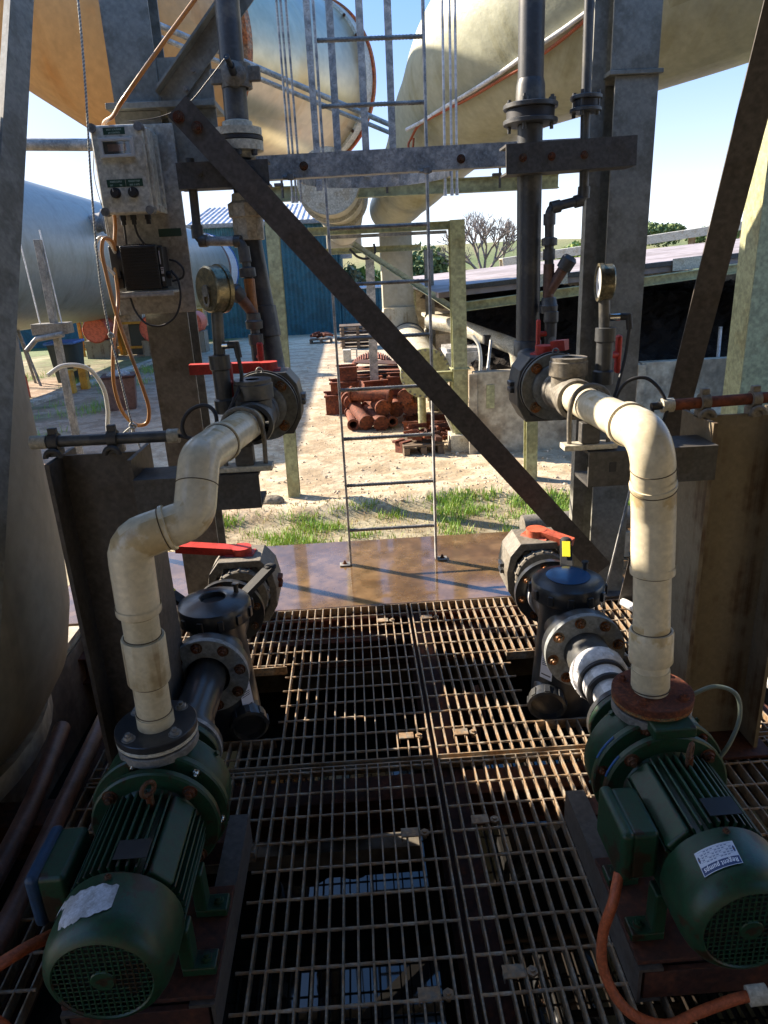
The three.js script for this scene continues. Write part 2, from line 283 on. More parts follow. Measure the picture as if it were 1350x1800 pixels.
// flat printed label: centre, half-vectors, thickness along normal; keeps its own 0..1 uv
function printed(parent, name, corners, tex, rough = 0.5, label) {      // corners: tl, tr, br, bl (world)
  const o = rootPos(parent), P = corners.map((c) => vv(c).sub(o)); const g = new THREE.BufferGeometry();
  g.setAttribute('position', new THREE.Float32BufferAttribute([P[0], P[3], P[2], P[0], P[2], P[1]].flatMap((p) => p.toArray()), 3)); g.setAttribute('uv', new THREE.Float32BufferAttribute([0, 1, 0, 0, 1, 0, 0, 1, 1, 0, 1, 1], 2)); g.computeVertexNormals();
  const m = new THREE.MeshPhysicalMaterial({ map: tex, roughness: rough, side: THREE.DoubleSide }); const mesh = finish(new THREE.Mesh(g, m)); mesh.name = name; if (label) mesh.userData = { label }; parent.add(mesh); return mesh;
}

// ================================================================ the setting: ground, pit, slab
const hash2 = (x, z) => { const s = Math.sin(x * 127.1 + z * 311.7) * 43758.5453; return s - Math.floor(s); };
const vnoise = (x, z) => { const xi = Math.floor(x), zi = Math.floor(z), fx = x - xi, fz = z - zi, u = fx * fx * (3 - 2 * fx), w = fz * fz * (3 - 2 * fz); return (hash2(xi, zi) * (1 - u) + hash2(xi + 1, zi) * u) * (1 - w) + (hash2(xi, zi + 1) * (1 - u) + hash2(xi + 1, zi + 1) * u) * w; };
const fb = (x, z) => 0.5 * vnoise(x, z) + 0.3 * vnoise(x * 2.1 + 7, z * 2.1) + 0.2 * vnoise(x * 4.7, z * 4.7 + 3);
const grassEdge = (x) => -4.62 - 0.12 * Math.sin(x * 2.3) - 0.2 * (fb(x * 3, 1) - 0.5);
function groundY(x, z) {
  let y = -0.035 + 0.012 * (fb(x * 1.5, z * 1.5) - 0.5);
  const e = grassEdge(x); if (z < -4.0) { y += 0.028 * smooth(e + 0.12, e - 0.08, z) + 0.045 * Math.exp(-(((z - e + 0.12) / 0.14) ** 2)) * (0.4 + 1.2 * fb(x * 4, 9)) + 0.012 * (fb(x * 9, z * 9) - 0.5); if (z < -4.85) y += 0.05 * (fb(x * 0.7 + 5, z * 4.5) - 0.5) * smooth(-11, -7, z); }
  y -= 0.92 * clamp((-z - 16.5) / 11.3) * smooth(75, 45, -z); y += 2.5 * smooth(30, 75, -z) + 0.8 * smooth(30, 60, -z) * fb(x * 0.06, z * 0.06);
  return y;
}
{
  const axis = (stops) => { const out = []; for (let i = 0; i + 1 < stops.length; i++) { const [a, s] = stops[i], b = stops[i + 1][0], n = Math.max(1, Math.round((b - a) / s)); for (let k = 0; k < n; k++) out.push(a + (b - a) * k / n); } out.push(stops.at(-1)[0]); return out; };
  const xs = axis([[-130, 10], [-30, 2.5], [-8, 0.4], [-2.6, 0.06], [-1.4, 0.06], [1.7, 0.06], [3, 0.4], [10, 3], [40, 12], [150, 1]]);
  const zs = axis([[-190, 12], [-60, 3], [-24, 0.8], [-12, 0.25], [-8, 0.08], [-5.6, 0.03], [-4.02, 0.2], [-3.15, 0.5], [1.3, 1], [4, 4], [40, 1]]);
  const pos = [], col = [], idx = [], c = new THREE.Color();
  const sand = [0.66, 0.55, 0.375], sand2 = [0.55, 0.45, 0.31], red = [0.36, 0.235, 0.155], gr = [0.13, 0.17, 0.05], field = [0.13, 0.20, 0.04], dirt = [0.46, 0.36, 0.26];
  for (const z of zs) for (const x of xs) {
    pos.push(x, groundY(x, z), z);
    let k = mix(sand, sand2, smooth(0.4, 0.6, fb(x * 0.9 + 3, z * 0.7)));
    const e = grassEdge(x);
    if (z > e) k = mix(k, mix(dirt, gr, 0.45), 0.75);
    k = mix(k, red, smooth(0.9, -0.2, Math.abs(z - e)) * smooth(-0.4, -1.2, x) * 0.7);
    k = mix(k, red, smooth(-1.6, -2.6, x) * smooth(-17, -12, z) * 0.75);                                  // bare reddish soil on the left
    k = mix(k, gr, smooth(-3.2, -3.6, x) * smooth(0.47, 0.56, fb(x * 1.2, z * 1.2)) * 0.9);
    k = mix(k, field, smooth(-14.5, -17, z) * smooth(-4.3, -4.8, x) * 0.9);
    k = mix(k, mix(field, [0.30, 0.29, 0.09], smooth(0.45, 0.62, fb(x * 0.25, z * 0.12))), smooth(-28.5, -31, z) * (0.8 + 0.2 * fb(x * 0.3, z * 0.3)));
    col.push(...k);
  }
  const nx = xs.length;
  for (let j = 0; j + 1 < zs.length; j++) for (let i = 0; i + 1 < nx; i++) {
    const cx = (xs[i] + xs[i + 1]) / 2, cz = (zs[j] + zs[j + 1]) / 2; if (cx > -1.4 && cx < 1.7 && cz > -4.02 && cz < 1.3) continue;
    const a = j * nx + i; idx.push(a, a + nx, a + 1, a + 1, a + nx, a + nx + 1);
  }
  const g = new THREE.BufferGeometry(); g.setAttribute('position', new THREE.Float32BufferAttribute(pos, 3)); g.setAttribute('color', new THREE.Float32BufferAttribute(col, 3)); g.setAttribute('uv', new THREE.Float32BufferAttribute(xs.length ? pos.flatMap((v, i) => i % 3 === 0 ? [v / 1.1, pos[i + 2] / 1.1] : []) : [], 2)); g.setIndex(idx); g.computeVertexNormals();
  const m = new THREE.MeshStandardMaterial({ vertexColors: true, roughness: 0.95, map: T.sand, bumpMap: bumpFine, bumpScale: 0.012 }); const o = finish(new THREE.Mesh(g, m)); o.name = 'ground'; o.userData = { kind: 'structure' }; scene.add(o);
}
// pit under the gratings
const PX0 = -1.4, PX1 = 1.7, PZ0 = -3.142, PZ1 = 1.3, PD = -1.0;
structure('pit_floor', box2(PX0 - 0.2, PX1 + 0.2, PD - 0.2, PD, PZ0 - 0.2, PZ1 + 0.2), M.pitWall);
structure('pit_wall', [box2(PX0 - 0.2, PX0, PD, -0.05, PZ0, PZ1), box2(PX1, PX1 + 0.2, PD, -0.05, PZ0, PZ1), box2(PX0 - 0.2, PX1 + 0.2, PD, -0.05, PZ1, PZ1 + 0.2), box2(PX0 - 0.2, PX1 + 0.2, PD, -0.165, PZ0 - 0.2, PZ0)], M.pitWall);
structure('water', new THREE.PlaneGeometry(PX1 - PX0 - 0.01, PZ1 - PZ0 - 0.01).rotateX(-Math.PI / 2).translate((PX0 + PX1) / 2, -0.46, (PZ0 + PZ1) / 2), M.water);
structure('slab', rbox2(PX0 - 0.25, PX1 + 0.6, -0.16, 0, -4.02, PZ0, 0.008), M.slab);
structure('floor_slab', [box2(-3.4, PX0 - 0.01, -0.16, -0.006, -3.13, 1.5), box2(PX1 + 0.01, 3.4, -0.16, -0.006, -3.13, 1.5)], M.concrete);
// lumps and old fittings on the pit shelf
{
  const stone = (x, y, z, s, label) => { const g = new THREE.IcosahedronGeometry(s, 3), p = g.attributes.position; for (let i = 0; i < p.count; i++) { const v = V(p.getX(i), p.getY(i), p.getZ(i)), k = 0.8 + 0.4 * fb(v.x * 9 / s * 0.1 + 4, v.z * 9 / s * 0.1 + v.y * 11); p.setXYZ(i, v.x * k * 1.6, v.y * k * 0.7, v.z * k); } g.computeVertexNormals(); return solo('stone', label, 'stone', g.translate(x, y, z), M.stone); };
  structure('pit_shelf', box2(-0.75, 0.14, -0.52, -0.40, -2.22, -2.0), M.pitWall);
  stone(-0.30, -0.36, -2.10, 0.075, 'broken pale stone lying in the pit under the grating');
  stone(-0.12, -0.365, -2.08, 0.05, 'small reddish stone beside the broken pale stone under the grating');
  solo('old_fitting', 'brown pipe fitting lying under the right rear grating', 'pipe fitting', [lathe([[0.05, 0], [0.075, 0], [0.075, 0.03], [0.055, 0.04], [0.055, 0.14], [0.075, 0.15], [0.075, 0.18], [0.05, 0.18], [0.05, 0]], [0.30, -0.30, -2.66], [1, 0.25, 0.1]), rod([0.40, -0.27, -2.65], [0.40, -0.40, -2.65], 0.05), rod([0.40, -0.46, -2.65], [0.40, -0.38, -2.65], 0.07)], M.rustDark);
}
// support steel under the gratings
{
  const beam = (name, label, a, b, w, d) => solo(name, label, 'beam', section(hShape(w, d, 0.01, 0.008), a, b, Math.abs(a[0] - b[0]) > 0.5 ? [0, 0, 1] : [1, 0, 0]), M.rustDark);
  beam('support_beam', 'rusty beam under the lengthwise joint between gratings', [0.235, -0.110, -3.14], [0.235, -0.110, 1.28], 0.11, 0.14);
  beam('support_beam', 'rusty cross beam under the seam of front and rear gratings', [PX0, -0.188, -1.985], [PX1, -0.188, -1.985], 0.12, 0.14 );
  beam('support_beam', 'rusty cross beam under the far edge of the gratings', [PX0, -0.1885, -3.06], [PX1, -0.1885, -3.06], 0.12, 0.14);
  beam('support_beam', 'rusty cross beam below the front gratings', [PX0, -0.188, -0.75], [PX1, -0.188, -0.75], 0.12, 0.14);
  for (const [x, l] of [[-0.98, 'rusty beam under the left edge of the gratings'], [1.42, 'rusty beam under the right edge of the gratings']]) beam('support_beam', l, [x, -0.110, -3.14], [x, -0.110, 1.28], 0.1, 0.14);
  const ld = (z0, z1, x, l) => solo('ledge_angle', l, 'steel angle', [box2(PX0, PX1, -0.052, -0.044, PZ0, PZ0 + 0.05), box2(PX0, PX1, -0.16, -0.053, PZ0, PZ0 + 0.008)], M.rust);
  ld(0, 0, 0, 'rusty ledge angle along the slab edge carrying the gratings');
}
// gratings: bearing bars run away from the viewer, cross rods run across
{
  const pitch = 0.0374, gT = 0.0052, gH = 0.038;
  const barG = new Map(), rodG = new Map();
  const barGeo = (L) => { const k = L.toFixed(3); if (!barG.has(k)) barG.set(k, uvBox(rbx(gT, gH, L, 0.0015), 0.3)); return barG.get(k); };
  const rodGeo = (L) => { const k = L.toFixed(3); if (!rodG.has(k)) { const g = new THREE.BoxGeometry(L, 0.0065, 0.0065, Math.max(2, Math.round(L / 0.02)), 1, 1), p = g.attributes.position; for (let i = 0; i < p.count; i++) { const a = p.getX(i) * 45, y = p.getY(i), z = p.getZ(i); p.setY(i, y * Math.cos(a) - z * Math.sin(a)); p.setZ(i, y * Math.sin(a) + z * Math.cos(a)); } g.computeVertexNormals(); rodG.set(k, uvBox(g, 0.3)); } return rodG.get(k); };
  const bandG = new Map(); const bandX = (L) => { const k = L.toFixed(3); if (!bandG.has(k)) bandG.set(k, uvBox(rbx(L, gH, gT, 0.0015), 0.3)); return bandG.get(k); };
  function panel(label, x0, x1, z0, z1, hole, clips, tilt = 0) {
    const t = thing('grating_panel', label, 'grating', [(x0 + x1) / 2, -gH, (z0 + z1) / 2]); t.rotation.z = tilt;
    const put = (name, g, x, y, z) => { const m = finish(new THREE.Mesh(g, M.grate)); m.name = name; m.position.set(x - t.position.x, y - t.position.y, z - t.position.z); t.add(m); };
    const cut = (x) => hole && x > hole[0] && x < hole[1];
    const n = Math.floor((x1 - x0 - gT) / pitch); const left = clips[0][0] < (x0 + x1) / 2;
    for (let i = 0; i <= n; i++) {
      const x = left ? x0 + gT / 2 + i * pitch : x1 - gT / 2 - i * pitch;
      const segs = cut(x) ? [[z0, hole[2]], [hole[3], z1]] : [[z0, z1]];
      for (const [a, b] of segs) if (b - a > 0.03) put('bearing_bar', barGeo(b - a - 2 * gT), x, -gH / 2 + rr(-0.0008, 0.0006), (a + b) / 2);
    }
    const m = Math.floor((z1 - z0 - 0.05) / 0.1);
    for (let i = 0; i <= m; i++) {
      const z = z1 - 0.05 - i * 0.1; const segs = hole && z > hole[2] && z < hole[3] ? [[x0, hole[0]], [hole[1], x1]] : [[x0, x1]];
      for (const [a, b] of segs) if (b - a > 0.05) put('cross_rod', rodGeo(b - a), (a + b) / 2, -0.004, z);
    }
    for (const z of [z0, z1]) { const segs = hole && z >= hole[2] && z <= hole[3] ? [[x0, hole[0]], [hole[1], x1]] : [[x0, x1]]; for (const [a, b] of segs) if (b - a > 0.05) put('edge_band', bandX(b - a), (a + b) / 2, -gH / 2 - 0.0007, z + (z === z0 ? gT / 2 : -gT / 2)); }
    if (hole) for (const z of [hole[2], hole[3]]) if (z > z0 && z < z1) put('edge_band', bandX(hole[1] - hole[0]), (hole[0] + hole[1]) / 2, -gH / 2 - 0.0007, z + (z === hole[2] ? -gT / 2 : gT / 2));
    for (const [cx, cz] of clips) part(t, 'clip', [rbox2(cx - 0.056, cx - 0.004, 0.001, 0.006, cz - 0.017, cz + 0.017, 0.0015), rbox2(cx - 0.055, cx - 0.052, -0.02, 0.006, cz - 0.012, cz + 0.012, 0.001), rod([cx + 0.014, -0.02, cz], [cx + 0.014, 0.008, cz], 0.007, 8), rod([cx + 0.014, -0.006, cz], [cx + 0.014, 0.002, cz], 0.014, 6)], M.grate);
  }
  panel('rear left grating panel with a cutout for the strainer with the winged lid', -0.98, 0.187, -3.138, -1.99, [-0.80, -0.364, -2.62, -2.14], [[0.09, -2.97], [0.135, -2.10]]);
  panel('rear right sunlit grating panel with a cutout for the strainer with the blue lid', 0.203, 1.42, -3.138, -1.99, [0.576, 1.02, -2.62, -2.14], [[0.30, -2.975], [0.33, -2.10]]);
  panel('front left grating panel in the shade beside the pump with the blue box', -0.98, 0.187, -1.972, -0.40, [-0.85, -0.375, -1.62, -0.40], [[0.11, -1.648], [0.115, -1.157], [0.11, -0.7]]);
  panel('front right grating panel beside the pump with the blue and white nameplate', 0.203, 1.42, -1.972, -0.40, [0.62, 1.0, -1.70, -0.40], [[0.325, -1.68], [0.32, -1.196], [0.32, -0.7]]);
}

// ================================================================ steel frame
{
  // left column
  let t = thing('steel_column', 'grey green H section column behind the control box', 'column', [-0.775, 0, -3.19]);
  part(t, 'shaft', section(hShape(0.175, 0.18, 0.012, 0.009), [-0.775, 0.014, -3.19], [-0.775, 2.185, -3.19], [1, 0, 0]), M.column);
  part(t, 'upper_shaft', section(hShape(0.175, 0.18, 0.012, 0.009), [-0.768, 2.212, -3.19], [-0.768, 4.2, -3.19], [1, 0, 0]), M.column);
  part(t, 'splice_plate', rbox2(-0.88, -0.47, 2.187, 2.210, -3.29, -3.06, 0.003), M.column);
  part(t, 'base_plate', rbox2(-0.93, -0.62, 0.002, 0.014, -3.34, -3.045, 0.002), M.brownSteel);
  part(t, 'gusset_plate', box2(-0.675, -0.475, 2.212, 2.36, -3.115, -3.103), M.column);
  part(t, 'lower_gusset', box2(-0.66, -0.475, 1.90, 2.186, -3.115, -3.103), M.column);
  // right column
  t = thing('steel_column', 'dark grey H section column behind the right discharge pipe', 'column', [1.165, 0, -3.19]);
  part(t, 'shaft', section(hShape(0.17, 0.18, 0.012, 0.009), [1.165, 0.014, -3.19], [1.165, 2.235, -3.19], [1, 0, 0]), M.column);
  part(t, 'upper_shaft', section(hShape(0.185, 0.195, 0.012, 0.009), [1.15, 2.256, -3.19], [1.15, 4.2, -3.19], [1, 0, 0]), M.column);
  part(t, 'splice_plate', rbox2(1.05, 1.262, 2.237, 2.254, -3.30, -3.085, 0.003), M.column);
  part(t, 'base_plate', rbox2(1.02, 1.31, 0.002, 0.014, -3.33, -3.045, 0.002), M.brownSteel);
  part(t, 'side_flange', box2(1.005, 1.060, 0.0155, 3.6, -3.21, -3.16), M.column);
  // galvanised cross beam
  t = thing('cross_beam', 'galvanised channel beam spanning between the two columns', 'beam', [0.17, 1.925, -3.1]);
  part(t, 'channel', section([[0, 0], [0.06, 0], [0.06, 0.008], [0.008, 0.008], [0.008, 0.079], [0.06, 0.079], [0.06, 0.087], [0, 0.087]].map(([a, b]) => [-a, b]), [1.0, 1.942, -3.118], [-0.675, 1.925, -3.118], [0, 0, 1]), M.galv);
  for (const x of [-0.155, 0.475]) part(t, 'bolt', hex([x, 1.972, -3.118], [0, 0, 1], 0.013, 0.01), M.boltRust);
  for (const x of [-0.21, 0.335]) part(t, 'clip', [rbox2(x - 0.012, x + 0.012, 1.922, 1.946, -3.117, -3.095, 0.003), rod([x - 0.03, 1.932, -3.108], [x + 0.02, 1.932, -3.108], 0.007, 8)], M.galvDull);
  // brackets holding the two vertical pipes
  t = thing('pipe_bracket', 'dark steel channel bracket under the cream flanged union', 'bracket', [-0.44, 1.885, -2.93]);
  part(t, 'channel', section(cShape(0.088, 0.1, 0.008).map(([a, b]) => [-a, b]), [-0.272, 1.883, -2.865], [-0.605, 1.883, -2.865], [0, 0, 1]), M.bracket);
  for (const x of [-0.33, -0.52]) part(t, 'bolt', hex([x, 1.935, -2.865], [0, 0, 1], 0.012, 0.008), M.bracket);
  t = thing('pipe_bracket', 'dark steel channel bracket across the tall black pipe', 'bracket', [0.82, 1.885, -2.9]);
  part(t, 'channel', section(cShape(0.1, 0.12, 0.008).map(([a, b]) => [-a, b]), [1.075, 1.888, -2.815], [0.595, 1.877, -2.815], [0, 0, 1]), M.bracket);
  for (const x of [0.655, 0.76, 0.88]) part(t, 'bolt', hex([x, 1.93, -2.815], [0, 0, 1], 0.011, 0.008), M.boltRust);
  // long diagonal brace (angle)
  t = thing('diagonal_brace', 'long dark angle brace crossing from upper left to lower right', 'brace', [1.0, 0.3, -2.84]);
  part(t, 'angle', section(lShape(0.095, 0.08, 0.008).map(([a, b]) => [a - 0.05, -b]), [-0.565, 2.147, -2.828], [1.075, 0.228, -2.90], [0.76, 0.65, 0]), M.brownSteel);
  for (const [x, y] of [[-0.505, 2.075], [-0.565, 2.11]]) part(t, 'bolt', hex([x, y, -2.828], [0, 0, 1], 0.016, 0.01), M.boltRust);
  // short upper brace on the left gusset
  t = thing('upper_brace', 'short dark angle brace bolted to the upper gusset plate', 'brace', [-0.6, 2.24, -3.06]);
  part(t, 'angle', section(lShape(0.085, 0.07, 0.008).map(([a, b]) => [a - 0.042, -b]), [-0.655, 2.21, -3.095], [-0.03, 2.86, -3.095], [0.72, -0.69, 0]), M.column);
  for (const [x, y] of [[-0.575, 2.25], [-0.54, 2.31]]) part(t, 'bolt', hex([x, y, -3.095], [0, 0, 1], 0.014, 0.01), M.galvDull);
  // side braces running towards the viewer
  t = thing('side_brace', 'broad dark steel brace leaning from the right column towards the viewer', 'brace', [1.215, 0.02, -3.02]);
  part(t, 'angle', section(lShape(0.1, 0.09, 0.01).map(([a, b]) => [a - 0.05, b - 0.09]), [1.20, 0.015, -3.02], [1.20, 3.45, -1.90], [0.25, 0.2, -0.9]), M.brownSteel);
  t = thing('side_brace', 'broad grey steel brace at the left picture edge, beside the rounded tank', 'brace', [-1.0, 0.03, -1.3]);
  part(t, 'angle', section(lShape(0.12, 0.1, 0.01).map(([a, b]) => [a - 0.06, b - 0.1]), [-1.125, 0.0, -1.30], [-1.125, 2.64, -2.95], [-0.85, 0, -0.3]), M.column);
  // ladder with safety cage
  t = thing('ladder', 'galvanised ladder with knurled rungs standing on the wet slab', 'ladder', [0.153, 0, -3.654]);
  for (const x of [-0.087, 0.394]) {
    const f = x < 0 ? -1 : 1;
    part(t, 'rail', rbox2(x - 0.006, x + 0.006, 0.008, 4.4, -3.675, -3.633, 0.002), M.galv);
    const ft = part(t, 'foot', rbox2(x + (f < 0 ? -0.062 : 0.004), x + (f < 0 ? -0.004 : 0.062), 0.001, 0.009, -3.68, -3.628, 0.002), M.galvDull);
    part(ft, 'bolt', hex([x + f * 0.035, 0.009, -3.654], [0, 1, 0], 0.01, 0.012), M.boltRust);
  }
  for (let i = -6; i < 10; i++) {
    const y = 2.536 - 0.2588 * i; const rg = new THREE.CylinderGeometry(0.0095, 0.0095, 0.468, 10, 60), p = rg.attributes.position;
    for (let k = 0; k < p.count; k++) { const s = 1 + 0.10 * Math.sign(Math.sin(p.getY(k) * 420)); p.setX(k, p.getX(k) * s); p.setZ(k, p.getZ(k) * s); } rg.computeVertexNormals();
    part(t, 'rung', rg.rotateZ(Math.PI / 2).translate(0.1535, y, -3.654), M.galvDull);
  }
  for (const [x, z] of [[-0.02, -3.99], [0.125, -4.06], [0.262, -4.03]]) part(t, 'cage_bar', rbox2(x - 0.018, x + 0.018, 2.02, 4.4, z - 0.003, z + 0.003, 0.001), M.galv);
  const hoop = (y, h) => { const g = []; const N = 22; for (let i = 0; i < N; i++) { const a0 = Math.PI * (1.0 + i / N), a1 = Math.PI * (1.0 + (i + 1) / N); const c = V(0.153, 0, -3.68), P = (a) => V(c.x + 0.355 * Math.cos(a), 0, c.z + 0.40 * Math.sin(a)); const A = P(a0), B = P(a1), m = A.clone().add(B).multiplyScalar(0.5); g.push(new THREE.BoxGeometry(A.distanceTo(B) + 0.004, h, 0.006).rotateY(-Math.atan2(B.z - A.z, B.x - A.x)).translate(m.x, y, m.z)); } return g; };
  part(t, 'cage_hoop', hoop(2.0, 0.06), M.galv); part(t, 'cage_hoop', hoop(3.1, 0.05), M.galv);
  // conduits behind the ladder
  [[-0.262, 'leftmost thin vertical conduit in front of the yellow drum'], [-0.243, 'middle thin vertical conduit in front of the yellow drum'], [-0.219, 'rightmost of the three thin conduits in front of the yellow drum'], [0.512, 'leftmost thin bright conduit in front of the cream duct'], [0.546, 'middle thin bright conduit in front of the cream duct'], [0.572, 'rightmost thin bright conduit in front of the cream duct']].forEach(([x, l], i) => solo('conduit', l, 'conduit', [rod([x, 1.93, -3.9], [x, 4.5, -3.9], i < 3 ? 0.0055 : 0.0065, 8), rod([x, 1.9, -3.9], [x, 1.93, -3.9], 0.009, 8)], i < 3 ? M.galv : M.whitePvc));  // right three are coloured white to carry their sunlit brightness
  solo('flat_bar', 'galvanised flat bar standing left of the ladder in front of the yellow drum', 'steel bar', rbox2(-0.140, -0.108, 1.95, 4.5, -3.905, -3.897, 0.001), M.galv);
}

// ================================================================ pumps
const nameplate = canvasTex(512, 320, (c, w, h) => {
  c.fillStyle = '#c9d3e2'; c.fillRect(0, 0, w, h); c.fillStyle = '#16396f'; c.fillRect(8, 8, w - 16, 104); c.fillStyle = '#e8eef6'; c.font = 'bold 84px sans-serif'; c.textAlign = 'center'; c.fillText('Regent pumps', w / 2, 90, w - 60);
  c.fillStyle = '#3b5687'; for (let r = 0; r < 5; r++) { const y = 138 + r * 34; c.fillRect(40, y + 22, w - 80, 3); for (let k = 0; k < 9; k++) if ((k * 7 + r * 3) % 4) c.fillRect(48 + k * 46, y + 4, 32, 11); }
  c.fillStyle = '#16396f'; c.beginPath(); c.ellipse(26, 210, 14, 44, 0, 0, 7); c.fill(); c.beginPath(); c.ellipse(w - 26, 210, 14, 44, 0, 0, 7); c.fill(); c.fillStyle = '#6b4a2c'; c.beginPath(); c.arc(26, 210, 11, 0, 7); c.arc(w - 26, 210, 11, 0, 7); c.fill();
});
function makePump(X, label, o) {
  const Y = 0.33, t = thing('pump', label, 'pump', [X, 0, -1.25]), G = M.pumpGreen, Z = [0, 0, 1];
  // base frame
  for (const s of [-1, 1]) part(t, 'base_rail', section(cShape(0.10, 0.055, 0.008).map(([a, b]) => [-s * a, b]), [X + s * 0.165, 0.004, -1.66], [X + s * 0.165, 0.004, -1.10], [1, 0, 0]), M.brownSteel);
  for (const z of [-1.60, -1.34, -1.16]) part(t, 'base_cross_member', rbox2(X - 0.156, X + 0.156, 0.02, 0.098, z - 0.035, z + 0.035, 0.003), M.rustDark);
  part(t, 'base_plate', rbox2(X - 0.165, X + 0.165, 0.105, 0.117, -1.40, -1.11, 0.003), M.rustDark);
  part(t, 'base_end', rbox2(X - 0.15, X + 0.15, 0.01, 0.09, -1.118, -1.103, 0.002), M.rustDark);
  // motor
  part(t, 'motor_body', lathe([[0.02, 0], [0.094, 0], [0.100, 0.012], [0.100, 0.25], [0.09, 0.262], [0.02, 0.262]], [X, Y, -1.385], Z, 40), G);
  const finG = uvBox(rbx(0.0052, 0.026, 0.225, 0.0016), 0.22);
  for (let a = -180; a < 180; a += 9) {
    if (Math.abs(a - 180) < 26 || Math.abs(a + 180) < 26 || (a > -120 && a < -60)) continue;               // box side, underside
    if (o.pad && a > o.pad[0] && a < o.pad[1]) continue;
    const m = finish(new THREE.Mesh(finG, G)), r = a * Math.PI / 180; m.name = 'cooling_fin'; m.position.set(Math.cos(r) * 0.111, Y + Math.sin(r) * 0.111, -1.262 + 1.25); m.rotation.z = r - Math.PI / 2; t.add(m);
  }
  { const a = (o.pad[0] + o.pad[1]) / 2 * Math.PI / 180; part(t, 'motor_pad', rbx(0.062, 0.03, 0.225, 0.008).rotateZ(a - Math.PI / 2).translate(X + Math.cos(a) * 0.107, Y + Math.sin(a) * 0.107, -1.262), G); }
  for (const s of [-1, 1]) for (const z of [-1.33, -1.18]) part(t, 'motor_foot', [rbx(0.075, 0.022, 0.05, 0.004, X + s * 0.125, 0.13, z), rbx(0.03, 0.12, 0.045, 0.006, X + s * 0.10, 0.19, z), hex([X + s * 0.14, 0.141, z], [0, 1, 0], 0.012, 0.01)], G);
  // fan cover
  const fc = part(t, 'fan_cover', lathe([[0.112, -0.004], [0.124, 0], [0.127, 0.01], [0.127, 0.085], [0.124, 0.108], [0.116, 0.128], [0.105, 0.139], [0.097, 0.142], [0.094, 0.139], [0.097, 0.12]], [X, Y, -1.135], Z, 48), G);
  part(fc, 'fan', lathe([[0.001, 0], [0.092, 0], [0.092, 0.02], [0.03, 0.03], [0.001, 0.03]], [X, Y, -1.045], Z), M.rubber);
  for (let k = -7; k <= 7; k++) { const q = k * 0.012, L = 2 * Math.sqrt(Math.max(0, 0.095 ** 2 - q * q)); part(fc, 'grille_bar', rbx(0.0034, L, 0.003, 0.0008, X + q, Y, -0.9965), G); part(fc, 'grille_bar', rbx(L, 0.0034, 0.003, 0.0008, X, Y + q, -0.9975), G); }
  part(fc, 'grille_hub', disc([X, Y, -0.999], Z, 0.024, 0.005), G);
  part(t, 'cover_screw', hex([X - 0.005, Y + 0.132, -1.115], [0, 1, 0], 0.006, 0.005), M.boltRust);
  // bearing bracket and flanges
  part(t, 'motor_flange', lathe([[0.09, -0.01], [0.150, 0], [0.155, 0.004], [0.155, 0.018], [0.150, 0.022], [0.112, 0.022], [0.100, 0.04], [0.05, 0.04]], [X, Y, -1.412], Z, 48), G);
  boltsOn(t, [X, Y, -1.39], Z, 0.134, 4, 0.014, 0.012, M.boltRust, 0.78);
  part(t, 'pump_flange', lathe([[0.08, -0.03], [0.12, -0.012], [0.165, 0], [0.168, 0.004], [0.168, 0.018], [0.164, 0.022], [0.12, 0.024], [0.08, 0.036]], [X, Y, -1.458], Z, 48), G);
  boltsOn(t, [X, Y, -1.436], Z, 0.150, 6, 0.010, 0.010, o.wet ? M.chrome : M.boltRust, 0.3);
  if (o.boss) part(t, 'boss', [rbx(0.105, 0.03, 0.078, 0.006, X + 0.008, Y + 0.165, -1.425), rbx(0.07, 0.06, 0.05, 0.008, X + 0.008, Y + 0.13, -1.43)], G, 'green block with flaked paint and rust');
  if (o.blueMarks) { part(t, 'paint_mark', new THREE.TorusGeometry(0.1685, 0.0035, 5, 12, 0.42).rotateZ(2.35).translate(X, Y, -1.449), M.blue, 'blue paint mark on the flange rim'); part(t, 'paint_mark', new THREE.TorusGeometry(0.1555, 0.0035, 5, 12, 0.42).rotateZ(2.45).translate(X, Y, -1.403), M.blue, 'blue paint mark on the flange rim'); }
  // volute and suction side
  part(t, 'volute', [lathe([[0.06, 0], [0.145, 0.006], [0.160, 0.03], [0.160, 0.075], [0.135, 0.11], [0.085, 0.13], [0.068, 0.15], [0.066, 0.19], [0.05, 0.19]].map(([r, y]) => [r, y]), [X, Y, -1.462], [0, 0, -1], 48), lathe([[0.075, 0], [0.055, 0.06], [0.052, 0.10], [0.068, 0.122], [0.03, 0.122]], [X, Y + 0.03, -1.515], [0, 1, 0], 28)], G);
  part(t, 'suction_flange', disc([X, Y, -1.662], [0, 0, 1], 0.108, 0.02), G);
  for (const a of [0.6, 2.2, 3.7, 5.2]) part(t, 'casing_bolt', hex([X + Math.cos(a) * 0.148, Y + Math.sin(a) * 0.148, -1.53], [Math.cos(a), Math.sin(a), 0], 0.013, 0.012), G);
  // discharge flanges
  part(t, 'lower_discharge_flange', disc([X, 0.476, -1.515], [0, 1, 0], 0.098, 0.024), o.wet ? M.galvDull : M.galvDull);
  part(t, 'gasket', disc([X, 0.5005, -1.515], [0, 1, 0], 0.094, 0.006), M.rubber);
  part(t, 'backing_ring', disc([X, 0.507, -1.515], [0, 1, 0], 0.0995, 0.010), o.wet ? M.creamFlange : M.gasket);
  const uf = part(t, 'upper_discharge_flange', disc([X, 0.5175, -1.515], [0, 1, 0], 0.1, 0.020), o.wet ? M.blackPvc : M.rustFlange);
